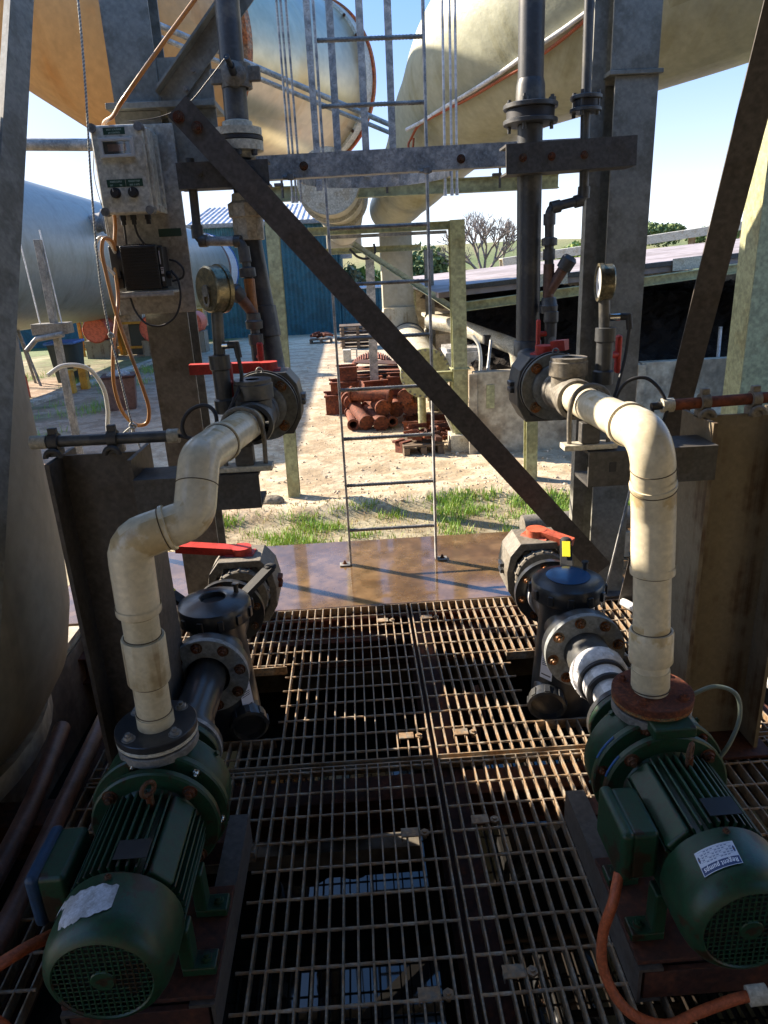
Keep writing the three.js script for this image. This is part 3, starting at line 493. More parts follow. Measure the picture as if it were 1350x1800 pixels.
  for (let i = 0; i < 4; i++) { const a = 0.7 + i * Math.PI / 2; part(uf, 'bolt', hex([X + Math.cos(a) * 0.078, 0.5375, -1.515 + Math.sin(a) * 0.078], [0, 1, 0], 0.0125, 0.010), o.wet ? M.galvDull : M.rustFlange); }
  // terminal box
  const tb = part(t, 'terminal_box', rbx(0.062, 0.125, 0.15, 0.012, X - 0.148, Y + 0.03, -1.235), G);
  part(tb, 'box_lid', rbx(0.03, 0.135, 0.16, 0.013, X - 0.187, Y + 0.03, -1.235), o.blueBox ? M.navy : G, o.blueBox ? 'blue lid of the terminal box' : undefined);
  part(t, 'eye_bolt', [new THREE.TorusGeometry(0.017, 0.0055, 10, 20).rotateY(0.9).translate(X + 0.02, Y + 0.156, -1.335), rod([X + 0.02, Y + 0.105, -1.335], [X + 0.02, Y + 0.142, -1.335], 0.009, 10)], M.boltRust);
  part(t, 'rating_plate', rbx(0.07, 0.0015, 0.052, 0.0006, X + 0.022, Y + 0.1265, -1.19).rotateZ(0), M.black, 'dark rating plate screwed across the fins');
  return t;
}
{
  const pr_ = makePump(0.71, 'green pump with a blue and white nameplate on its fan cover', { pad: [122, 150], boss: true, blueMarks: true, patchRust: true });
  // curved nameplate on the fan cover, reading from the far side
  const g = new THREE.BufferGeometry(), pos = [], uv = [], idx = [], N = 10, o = rootPos(pr_);
  for (let i = 0; i <= N; i++) for (let j = 0; j < 2; j++) { const a = (128 - 36 * i / N + (j ? 2.5 : 0)) * Math.PI / 180, r = 0.1286 + (j ? 0 : 0.0015); pos.push(0.71 + Math.cos(a) * r - o.x, 0.33 + Math.sin(a) * r - o.y, (j ? -1.038 : -1.092) - o.z); uv.push(1 - i / N, j); }
  for (let i = 0; i < N; i++) { const a = i * 2; idx.push(a, a + 1, a + 2, a + 2, a + 1, a + 3); }
  g.setAttribute('position', new THREE.Float32BufferAttribute(pos, 3)); g.setAttribute('uv', new THREE.Float32BufferAttribute(uv, 2)); g.setIndex(idx); g.computeVertexNormals();
  const m = finish(new THREE.Mesh(g, new THREE.MeshPhysicalMaterial({ map: nameplate, roughness: 0.4, side: THREE.DoubleSide }))); m.name = 'nameplate'; m.userData = { label: 'blue and white printed nameplate' }; pr_.add(m);
  const pl = makePump(-0.55, 'green pump with a blue terminal box lid and a torn white sticker', { pad: [30, 58], blueBox: true, wet: true });
  // torn sticker on the fan cover: a ragged sheet following the curve of the cover
  const oo = rootPos(pl), C = (a, s) => { const r = s < 0.68 ? 0.1286 : 0.1286 - 0.024 * ((s - 0.68) / 0.32) ** 2, z = -1.12 + 0.112 * s; return [-0.55 + Math.cos(a) * r - oo.x, 0.33 + Math.sin(a) * r - oo.y, z - oo.z + 0.002]; };
  const P2 = [], I2 = [], A0 = 80, A1 = 160, nA = 26; for (let i = 0; i <= nA; i++) { const f = i / nA, a = (A0 + (A1 - A0) * f) * Math.PI / 180; const lo = 0.12 + 0.1 * vnoise(i * 0.9, 3) - 0.05 * f, hi = f < 0.28 ? 0.62 + 0.5 * f + 0.07 * vnoise(i, 8) : f < 0.62 ? 0.72 + 0.28 * smooth(0.28, 0.55, f) + 0.06 * vnoise(i * 1.7, 5) : lo + 0.16 * (1 - (f - 0.62) / 0.38) + 0.1 * vnoise(i * 1.3, 2); for (let k = 0; k < 6; k++) P2.push(...C(a, Math.min(0.98, lo + (hi - lo) * k / 5))); }
  for (let i = 0; i < nA; i++) for (let k = 0; k < 5; k++) { const a = i * 6 + k; I2.push(a, a + 1, a + 6, a + 6, a + 1, a + 7); }
  const g2 = new THREE.BufferGeometry(); g2.setAttribute('position', new THREE.Float32BufferAttribute(P2, 3)); g2.setIndex(I2); g2.computeVertexNormals(); const mm = M.foilPatch.clone(); mm.side = THREE.DoubleSide; mm.userData.tile = 0.1; const s2 = finish(new THREE.Mesh(uvBox(g2, 0.1), mm)); s2.name = 'torn_sticker'; s2.userData = { label: 'torn whitish sticker on the fan cover' }; pl.add(s2);
}

// ================================================================ strainers
const strainerTag = canvasTex(128, 256, (c, w, h) => { c.fillStyle = '#d8dade'; c.fillRect(0, 0, w, h); c.save(); c.translate(0, 0); c.fillStyle = '#2a5fa8'; c.font = 'bold 40px sans-serif'; c.fillText('WARD', 8, 78, 112); c.fillStyle = '#444'; for (let i = 0; i < 4; i++) c.fillRect(12, 104 + i * 14, 60 + (i * 37) % 40, 6); c.fillRect(12, 220, 100, 10); c.restore(); });
function makeStrainer(X, label, o) {
  const zc = -2.28, y = 0.325, t = thing('basket_strainer', label, 'strainer', [X, -0.06, zc]), B = M.blackPvc;
  part(t, 'body', lathe([[0.001, 0], [0.112, 0], [0.122, 0.02], [0.118, 0.12], [0.105, 0.3], [0.098, 0.42], [0.098, 0.47], [0.02, 0.47]], [X, -0.05, zc], [0, 1, 0], 40), B);
  const lid = part(t, 'lid', lathe([[0.10, 0.0], [0.128, 0.006], [0.130, 0.014], [0.130, 0.055], [0.124, 0.066], [0.10, 0.076], ...(o.hollow ? [[0.050, 0.086], [0.045, 0.083], [0.042, 0.066], [0.001, 0.066]] : [[0.05, 0.084], [0.001, 0.086]])], [X, 0.425, zc], [0, 1, 0], 48), B);
  if (!o.hollow) { part(lid, 'lid_disc', lathe([[0.001, 0.0874], [0.05, 0.0855], [0.078, 0.0815], [0.0775, 0.0805]], [X, 0.4253, zc], [0, 1, 0], 40), M.lidBlue, 'round blue disc on the lid'); }  // plain blue disc over the middle of the black lid
  for (let k = 0; k < 12; k++) { const a = k / 12 * Math.PI * 2 + 0.2; part(lid, 'grip_lug', rbx(0.014, 0.036, 0.02, 0.003, 0, 0, 0).rotateY(-a).translate(X + Math.cos(a) * 0.131, 0.457, zc + Math.sin(a) * 0.131), B); }
  part(lid, 'vent_knob', [rod([X + 0.075, 0.50, zc - 0.045], [X + 0.075, 0.53, zc - 0.045], 0.009, 12), rod([X + 0.075, 0.53, zc - 0.045], [X + 0.075, 0.537, zc - 0.045], 0.013, 12)], B);
  for (const [dx, dz, up, tag] of o.wings) {
    const d = V(dx, 0, dz).normalize(), a = V(X, 0.475, zc).addScaledVector(d, 0.115), b = V(X, 0.475 + up, zc).addScaledVector(d, 0.24);
    const sd = V(-d.z, 0, d.x), up2 = b.clone().sub(a).normalize().cross(sd).normalize(); const w = part(lid, 'wing_handle', section([[-0.022, -0.008], [0.022, -0.008], [0.022, 0.010], [0.014, 0.014], [-0.014, 0.014], [-0.022, 0.010]], a, b, sd), M.dullBlack);
    part(w, 'wing_tip', new THREE.SphereGeometry(0.022, 14, 10).scale(1, 0.6, 1).translate(...b.toArray()), M.dullBlack);
    if (tag) { const n = b.clone().sub(a).cross(sd).normalize(); if (n.y < 0) n.negate(); const c = a.clone().lerp(b, 0.62).addScaledVector(n, 0.0155), e = b.clone().sub(a).normalize(); part(w, 'warning_tag', (() => { const g = rbx(0.03, 0.002, 0.075, 0.0006); return g.applyMatrix4(new THREE.Matrix4().makeBasis(sd, n, sd.clone().cross(n))).translate(c.x, c.y, c.z); })(), M.yellowTag, 'yellow warning tag'); }
  }
  // near side neck, collar and flange
  part(t, 'neck', rod([X, y, zc], [X, y, -2.09], 0.092, 32), B);
  part(t, 'collar', ring([X, y, -2.115], [0, 0, 1], 0.085, 0.134, 0.036, 40), B);
  const fl = part(t, 'near_flange', ring([X, y, -2.077], [0, 0, 1], 0.074, 0.136, 0.022, 48), M.flangeGrey, 'grey bolted flange');
  boltsOn(fl, [X, y, -2.055], [0, 0, 1], 0.112, 8, 0.0145, 0.014, o.shiny ? M.bolt : M.boltRust, 0.2);
  part(t, 'far_neck', rod([X, y, zc], [X, y, -2.46], 0.085, 32), B);
  if (o.white) part(t, 'white_band', ring([X, y, -2.475], [0, 0, -1], 0.06, 0.092, 0.03), M.whitePvc);
  const ff = part(t, 'far_flange', ring([X, y, -2.535], [0, 0, 1], 0.06, 0.136, 0.024, 48), B);
  boltsOn(ff, [X, y, -2.511], [0, 0, 1], 0.112, 8, 0.012, 0.014, M.bolt, 0.2);
  const cp = part(t, 'drain_cap', lathe([[0.03, -0.08], [0.05, -0.06], [0.052, 0.0], [0.066, 0.004], [0.068, 0.05], [0.058, 0.054], [0.055, 0.03], [0.001, 0.03]], [X + o.cap * 0.085, 0.055, -2.20], [o.cap * 0.25, -0.15, 1], 30), B);
  for (let k = 0; k < 8; k++) { const a = k / 8 * Math.PI * 2; part(cp, 'cap_rib', rbx(0.02, 0.006, 0.036, 0.002, 0, 0.068, 0).rotateZ(a).rotateX(0.15).rotateY(o.cap * 0.25).translate(X + o.cap * 0.092, 0.051, -2.172), B); }
  const c2 = [[-0.118, 0.24], [-0.103, 0.24], [-0.109, 0.12], [-0.124, 0.12]];
  const tg = o.cap < 0 ? [[X - 0.098, 0.26, zc + 0.052], [X - 0.068, 0.26, zc + 0.088], [X - 0.074, 0.13, zc + 0.096], [X - 0.107, 0.13, zc + 0.056]] : [[X + 0.068, 0.22, zc + 0.088], [X + 0.098, 0.22, zc + 0.052], [X + 0.109, 0.09, zc + 0.058], [X + 0.076, 0.09, zc + 0.098]];
  printed(t, 'maker_tag', tg, strainerTag, 0.5, 'small white printed tag');
}
makeStrainer(-0.55, 'black basket strainer with winged hollow lid beside the left pump', { hollow: true, cap: 1, wings: [[-1, -0.3, 0.085, true], [0.75, -0.55, 0.075, false]] });
makeStrainer(0.72, 'black basket strainer with round blue lid disc, sunlit on one side', { cap: -1, shiny: true, white: true, wings: [[0.25, -1, 0.07, true]] });
// suction spools between strainer and pump
{
  const Z = [0, 0, 1];
  let t = thing('suction_spool', 'glossy black suction pipe joining the left pump to its strainer', 'pipe', [-0.55, 0.24, -1.86]);
  part(t, 'pipe', rod([-0.55, 0.325, -2.075], [-0.55, 0.328, -1.685], 0.062, 36), M.blackPvc);
  part(t, 'sleeve', ring([-0.55, 0.328, -1.80], Z, 0.055, 0.070, 0.07), M.blackPvc);
  part(t, 'stub_flange', ring([-0.55, 0.33, -1.70], Z, 0.05, 0.112, 0.016), M.blackPvc);
  part(t, 'bright_ring', ring([-0.55, 0.33, -1.684], Z, 0.05, 0.112, 0.014), M.galv);
  t = thing('suction_spool', 'white suction pipe with ribbed union joining the right pump to its strainer', 'pipe', [0.715, 0.24, -1.86]);
  part(t, 'stub', rod([0.72, 0.325, -2.075], [0.718, 0.327, -1.93], 0.073, 36), M.greyPvc);
  const un = part(t, 'union_nut', lathe([[0.06, 0], [0.086, 0.004], [0.088, 0.01], [0.088, 0.055], [0.080, 0.068], [0.06, 0.068]], [0.718, 0.327, -1.945], Z, 40), M.whitePvc);
  for (let k = 0; k < 16; k++) { const a = k / 16 * Math.PI * 2; part(un, 'rib', rbx(0.0026, 0.002, 0.05, 0.0006, 0, 0.0882, 0).rotateZ(a).translate(0.718, 0.327, -1.912), M.whitePvc); }
  part(t, 'black_ring', ring([0.716, 0.328, -1.877], Z, 0.055, 0.077, 0.012), M.rubber);
  part(t, 'white_sleeve', rod([0.716, 0.328, -1.865], [0.714, 0.329, -1.815], 0.068, 36), M.whitePvc);
  part(t, 'black_ring', ring([0.714, 0.329, -1.815], Z, 0.05, 0.069, 0.010), M.rubber);
  part(t, 'pipe', rod([0.714, 0.329, -1.805], [0.711, 0.33, -1.685], 0.0535, 36), M.whitePvc);
  part(t, 'stub_flange', ring([0.71, 0.33, -1.684], Z, 0.04, 0.106, 0.018), M.blackPvc);
}
// ================================================================ large ball valves
function makeValve(name, label, c, s, m, mh, hm, lever, o = {}) {      // c centre, s half size, axis along z
  const [x, y, z] = c, t = thing(name, label, 'valve', [x, y - s, z]);
  const outl = (k, flat) => { const p = []; const tw = s * 0.62 * k, h = s * k; p.push([-tw, h], [tw, h], [s * 0.92 * k, h * 0.62], [s * 1.02 * k, 0.1 * h], [s * 0.98 * k, -h * 0.5], [s * 0.7 * k, -h], [-s * 0.7 * k, -h], [-s * 0.98 * k, -h * 0.5], [-s * 1.02 * k, 0.1 * h], [-s * 0.92 * k, h * 0.62]); return p.map(([a, b]) => new THREE.Vector2(a, b)); };
  const sh = new THREE.Shape(outl(1)); sh.holes.push(new THREE.Path(outl(0.83).reverse()));
  const g = new THREE.ExtrudeGeometry(sh, { depth: s * 1.25, bevelEnabled: true, bevelSize: 0.004, bevelThickness: 0.004, bevelSegments: 2 });
  part(t, 'frame', g.translate(x, y, z - s * 0.62), m);
  part(t, 'ball_body', lathe([[0.03, -s * 0.75], [s * 0.62, -s * 0.75], [s * 0.62, -s * 0.35], [s * 0.74, -s * 0.3], [s * 0.74, s * 0.3], [s * 0.62, s * 0.35], [s * 0.60, s * 0.8], [0.03, s * 0.8]], [x, y, z], [0, 0, 1], 36), o.inner ?? M.rubber);
  const nut = part(t, 'union_nut', lathe([[s * 0.55, 0], [s * 0.80, 0.003], [s * 0.82, 0.008], [s * 0.82, 0.034], [s * 0.78, 0.04], [s * 0.55, 0.04]], [x, y, z + s * 0.62], [0, 0, 1], 36), m);
  for (let k = 0; k < 18; k++) { const a = k / 18 * Math.PI * 2; part(nut, 'rib', rbx(0.008, 0.006, 0.034, 0.002, 0, s * 0.825, 0).rotateZ(a).translate(x, y, z + s * 0.62 + 0.02), m); }
  for (const [a, b] of [[-0.42, 0.62], [0.42, 0.62], [-0.42, -0.62], [0.42, -0.62]]) part(t, 'frame_bolt', rod([x + a * s, y + b * s, z - s * 0.5], [x + a * s, y + b * s, z + s * 0.56], 0.017, 14), o.peg ?? M.galvDull);
  part(t, 'side_lug', [rbx(0.02, 0.016, 0.05, 0.003, x + (o.lug ?? 1) * s * 1.09, y + s * 0.15, z), rbx(0.02, 0.016, 0.05, 0.003, x + (o.lug ?? 1) * s * 1.08, y - s * 0.06, z)], o.lugM ?? M.blackPvc);
  // handle: hub and tapered lever
  const hy = y + s + 0.004, d = V(lever[0], 0, lever[1]).normalize(), sd = V(-d.z, 0, d.x), L = lever[2], hw = s * 0.42;
  const hs = o.tall ?? 1; const h = part(t, 'handle', [rod([x, hy, z], [x, hy + 0.03, z], hw * 0.75, 20), section([[-hw * 0.55, 0], [hw * 0.55, 0], [hw, 0.022 * hs], [hw * 0.82, 0.062 * hs], [-hw * 0.82, 0.062 * hs], [-hw, 0.022 * hs]], V(x, hy + 0.006, z).addScaledVector(d, -hw * 0.95), V(x, hy + 0.006, z).addScaledVector(d, hw * 1.1), sd),
    section([[-hw * 0.5, 0], [hw * 0.5, 0], [hw * 0.42, 0.034], [-hw * 0.42, 0.034]], V(x, hy + 0.030 * hs, z).addScaledVector(d, hw * 0.6), V(x, hy + (lever[3] ?? 0.034), z).addScaledVector(d, L), sd)], hm);
  return t;
}
makeValve('ball_valve', 'dusty grey ball valve with red lever on the wet slab edge, left side', [-0.515, 0.345, -2.735], 0.135, M.dustyPvc, 0, M.red, [-1, -0.1, 0.27, 0.05], { lug: 1, lugM: M.rust });
makeValve('ball_valve', 'beige ball valve with orange red handle beside the long brace foot', [0.72, 0.345, -2.735], 0.135, M.dustyPvc, 0, M.orangeRed, [0.75, 0.65, 0.16, 0.012], { lug: -1, peg: M.dustyPvc });
makeValve('ball_valve', 'dark ball valve with long red lever at the left discharge line', [-0.292, 1.165, -2.43], 0.1, M.greyPvc, 0, M.red, [-1, 0.05, 0.26, 0.036], { lug: 1, lugM: M.galvDull });
makeValve('ball_valve', 'dark ball valve with red handle pointing forward at the right discharge line', [0.652, 1.165, -2.43], 0.105, M.greyPvc, 0, M.red, [0.8, 0.6, 0.075, 0.05], { lug: -1, tall: 1.5 });
// ================================================================ cream discharge pipes
{
  let t = thing('discharge_pipe', 'cream PVC discharge pipe with sunlit elbow above the right pump', 'pipe', [0.703, 0.53, -1.515]);
  const A = V(0.705, 0.520, -1.515), B = V(0.687, 1.0, -1.545), C = V(0.650, 1.205, -1.50), D = V(0.640, 1.195, -2.03), r = 0.0445, q = (a, b, f) => a.clone().lerp(b, f), P = M.pvc;
  part(t, 'riser', rod(A, q(A, B, 0.80), r, 32), P);
  part(t, 'socket_ring', rod(q(A, B, 0.06), q(A, B, 0.16), r + 0.0025, 32), M.pvcStain);
  part(t, 'coupling', lathe([[r, 0], [r + 0.007, 0.002], [r + 0.009, 0.006], [r + 0.009, 0.084], [r + 0.007, 0.088], [r, 0.088]], q(A, B, 0.2), B.clone().sub(A), 32), P);
  const e1 = part(t, 'lower_elbow', pipe([q(A, B, 0.70), B, q(B, C, 0.5)], 0.051, 0.05, 32), P);
  part(e1, 'rim', lathe([[r, 0], [0.0525, 0.001], [0.053, 0.004], [0.053, 0.02]], q(A, B, 0.695), B.clone().sub(A), 32), P);
  part(e1, 'rim', lathe([[0.047, 0], [0.0535, 0.002], [0.0535, 0.010], [0.047, 0.012]], q(B, C, 0.38), C.clone().sub(B), 32), P);
  const e2 = part(t, 'upper_elbow', pipe([q(B, C, 0.42), C, q(C, D, 0.26)], 0.0495, 0.06, 32), P);
  part(e2, 'rim', lathe([[0.046, 0], [0.0535, 0.003], [0.0535, 0.022], [0.046, 0.024]], q(C, D, 0.24), D.clone().sub(C), 32), P);
  part(t, 'run', rod(q(C, D, 0.2), D, r, 32), P);
  for (const [f, rr_] of [[0.2, r + 0.001], [0.385, r + 0.001], [0.69, r + 0.001], [0.05, r + 0.003]]) grimeRing(t, q(A, B, f), B.clone().sub(A), rr_);
  grimeRing(t, q(B, C, 0.36), C.clone().sub(B), 0.0515); grimeRing(t, q(B, C, 0.62), C.clone().sub(B), 0.0498); grimeRing(t, q(C, D, 0.235), D.clone().sub(C), 0.0497);
  t = thing('discharge_pipe', 'stained cream PVC discharge pipe stepping sideways above the left pump', 'pipe', [-0.55, 0.53, -1.515]);
  const rl = 0.042; const a = V(-0.55, 0.520, -1.515), b = V(-0.528, 1.035, -1.49), c = V(-0.382, 1.072, -1.515), d = V(-0.372, 1.19, -1.60), e = V(-0.306, 1.187, -1.99);
  part(t, 'lower_riser', rod(a, q(a, b, 0.42), rl, 32), M.pvcStain);
  part(t, 'socket_ring', rod(q(a, b, 0.02), q(a, b, 0.10), rl + 0.003, 32), M.pvcStain);
  part(t, 'coupling', lathe([[rl, 0], [rl + 0.007, 0.002], [rl + 0.009, 0.006], [rl + 0.009, 0.122], [rl + 0.007, 0.126], [rl, 0.126]], q(a, b, 0.28), b.clone().sub(a), 32), M.pvcStain);
  part(t, 'upper_riser', rod(q(a, b, 0.42), q(a, b, 0.80), rl, 32), M.pvcStain);
  const f1 = part(t, 'lower_elbow', pipe([q(a, b, 0.66), b, q(b, c, 0.62)], 0.0495, 0.05, 32), P);
  part(f1, 'rim', lathe([[rl, 0], [0.0505, 0.001], [0.052, 0.004], [0.052, 0.02]], q(a, b, 0.65), b.clone().sub(a), 32), P);
  const f2 = part(t, 'middle_elbow', pipe([q(b, c, 0.55), c, q(c, d, 0.6)], 0.0475, 0.045, 32), P);
  part(f2, 'rim', lathe([[0.045, 0], [0.053, 0.002], [0.053, 0.010], [0.045, 0.012]], q(b, c, 0.56), c.clone().sub(b), 32), P);
  const f3 = part(t, 'upper_elbow', pipe([q(c, d, 0.5), d, q(d, e, 0.38)], 0.0475, 0.05, 32), P);
  part(f3, 'rim', lathe([[0.045, 0], [0.0515, 0.002], [0.0515, 0.018], [0.045, 0.02]], q(d, e, 0.36), e.clone().sub(d), 32), P);
  part(t, 'run', rod(q(d, e, 0.3), e, 0.0445, 32), P);
  for (const f of [0.275, 0.53, 0.645, 0.11]) grimeRing(t, q(a, b, f), b.clone().sub(a), rl + 0.0012);
  grimeRing(t, q(b, c, 0.55), c.clone().sub(b), 0.0497); grimeRing(t, q(c, d, 0.55), d.clone().sub(c), 0.0478); grimeRing(t, q(d, e, 0.355), e.clone().sub(d), 0.0478);
}
// glue and grime lines round the pipe joints
function grimeRing(t, at, dir, r) { part(t, 'joint_line', place(new THREE.TorusGeometry(r, 0.0013, 5, 36).rotateX(Math.PI / 2), at, dir), M.grime); }
// dark tees with flanges in front of the upper valves
function makeTee(label, x, y, z0, z1, m, mf) {                        // z0 near end, z1 flange plane
  const t = thing('flanged_tee', label, 'pipe tee', [x, y - 0.06, (z0 + z1) / 2]), zc = z0 - 0.10;
  part(t, 'body', lathe([[0.047, 0], [0.058, 0.003], [0.060, 0.01], [0.060, 0.028], [0.055, 0.032], [0.055, 0.15], [0.060, 0.155], [0.060, 0.18], [0.052, 0.185], [0.052, z0 - z1]], [x, y, z0], [0, 0, -1], 36), m);
  part(t, 'branch', lathe([[0.05, 0], [0.05, 0.055], [0.057, 0.06], [0.057, 0.10], [0.054, 0.103], [0.054, 0.113], [0.02, 0.113]], [x, y, zc], [0, 1, 0], 32), m);
  const f = part(t, 'flange', ring([x, y, z1], [0, 0, 1], 0.05, 0.108, 0.016, 44), mf);
  part(t, 'hub', lathe([[0.075, 0], [0.075, 0.02], [0.06, 0.03], [0.05, 0.03]], [x, y, z1 + 0.016], [0, 0, 1], 36), mf);
  boltsOn(f, [x, y, z1 + 0.016], [0, 0, 1], 0.088, 4, 0.0135, 0.012, M.bolt, 0.78);
  part(t, 'rubber_ring', ring([x, y, z1 - 0.012], [0, 0, 1], 0.05, 0.112, 0.011, 44), M.rubber);
  part(t, 'lifting_eye', new THREE.TorusGeometry(0.009, 0.003, 8, 14).translate(x, y + 0.113, z1 + 0.008), M.galvDull);
}
makeTee('dark grey flanged pipe tee under the pressure gauge, left discharge line', -0.298, 1.182, -1.97, -2.25, M.greyPvc, M.flangeDark);
makeTee('weathered flanged pipe tee under the pressure gauge, right discharge line', 0.642, 1.19, -2.02, -2.27, M.dustyPvc, M.flangeDark);
// pipe clamps
function uBolt(label, x, y, z, base) {
  const t = thing('u_bolt', label, 'clamp', [x, base, z]), r = 0.055;
  part(t, 'bow', tube([[x - r, base + 0.004, z], [x - r, y, z], [x - r * 0.7, y + r * 0.72, z], [x, y + r, z], [x + r * 0.7, y + r * 0.72, z], [x + r, y, z], [x + r, base + 0.004, z]], 0.0065, 60, 10), M.dustyPvc);
  part(t, 'pad', rbx(0.15, 0.016, 0.05, 0.003, x, base + 0.0095, z), M.creamFlange);
  part(t, 'saddle', rbx(0.05, Math.max(0.01, y - 0.047 - base - 0.0185), 0.04, 0.003, x, (base + 0.0185 + y - 0.047) / 2, z), M.bracket);
}
uBolt('steel U bolt clamp holding the left cream pipe to its bracket', -0.319, 1.186, -1.915, 1.066);
uBolt('steel U bolt clamp holding the right cream pipe to its bracket', 0.6417, 1.199, -1.90, 1.076);
// ================================================================ short posts with side brackets
{
  let t = thing('short_post', 'short dark H section post left of the stained cream pipe', 'post', [-0.745, 0, -2.0]);
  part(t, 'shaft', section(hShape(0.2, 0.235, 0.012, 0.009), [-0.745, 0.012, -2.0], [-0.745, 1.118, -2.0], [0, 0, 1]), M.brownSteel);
  part(t, 'base_plate', rbox2(-0.90, -0.6, 0.001, 0.012, -2.14, -1.86, 0.002), M.rustDark);
  part(t, 'arm', [section(cShape(0.10, 0.13, 0.009).map(([u, w]) => [-u, w]), [-0.283, 0.965, -1.88], [-0.626, 0.965, -1.88], [0, 0, 1])], M.bracket);
  t = thing('short_post', 'short rust stained H section post right of the right cream pipe', 'post', [1.13, 0, -2.0]);
  part(t, 'shaft', section(hShape(0.2, 0.27, 0.012, 0.009), [1.13, 0.012, -2.0], [1.13, 1.128, -2.0], [0, 0, 1]), M.postRust);
  part(t, 'base_plate', rbox2(0.96, 1.30, 0.001, 0.012, -2.14, -1.86, 0.002), M.rustDark);
  part(t, 'arm', [section(cShape(0.10, 0.13, 0.009).map(([u, w]) => [-u, w]), [0.994, 0.975, -1.86], [0.632, 0.975, -1.86], [0, 0, 1])], M.bracket);
  part(t, 'slot', rbx(0.02, 0.028, 0.003, 0.001, 0.70, 1.03, -1.860), M.rubber);
}
// rails clamped over the short posts
{
  const clamp_ = (t, x, y, z, m) => part(t, 'clamp', [ring([x - 0.013, y, z], [1, 0, 0], 0.016, 0.025, 0.026, 20), rbx(0.024, 0.02, 0.018, 0.003, x, y + 0.03, z), rbx(0.03, Math.max(0.006, y - 0.02 - 1.12), 0.05, 0.004, x, (y - 0.02 + 1.12) / 2, z), new THREE.TorusGeometry(0.02, 0.008, 10, 20, Math.PI).translate(x, y - 0.04, z + 0.03)], m);
  let t = thing('conduit_rail', 'grey conduit with pale end sleeve clamped over the left short post', 'conduit', [-0.7, 1.12, -2.0]);
  part(t, 'pipe', rod([-0.93, 1.160, -2.0], [-0.545, 1.157, -2.0], 0.0165, 20), M.greyPvc);
  part(t, 'end_sleeve', rod([-0.545, 1.157, -2.0], [-0.513, 1.157, -2.0], 0.0205, 20), M.creamFlange);
  part(t, 'end_sleeve', rod([-0.93, 1.160, -2.0], [-0.885, 1.160, -2.0], 0.0195, 20), M.creamFlange);
  for (const x of [-0.865, -0.70]) clamp_(t, x, 1.159, -2.0, M.bracket);
  t = thing('conduit_rail', 'rusty pipe clamped over the right short post', 'pipe', [1.1, 1.12, -2.0]);
  part(t, 'pipe', rod([0.90, 1.165, -2.0], [1.75, 1.185, -2.0], 0.0165, 20), M.rust);
  part(t, 'end_sleeve', rod([0.885, 1.165, -2.0], [0.918, 1.166, -2.0], 0.021, 20), M.creamFlange);
  part(t, 'end_plug', rod([0.855, 1.164, -2.0], [0.885, 1.165, -2.0], 0.011, 14), M.rubber);
  for (const x of [1.01, 1.16]) clamp_(t, x, 1.169, -2.0, M.dustyPvc);
}

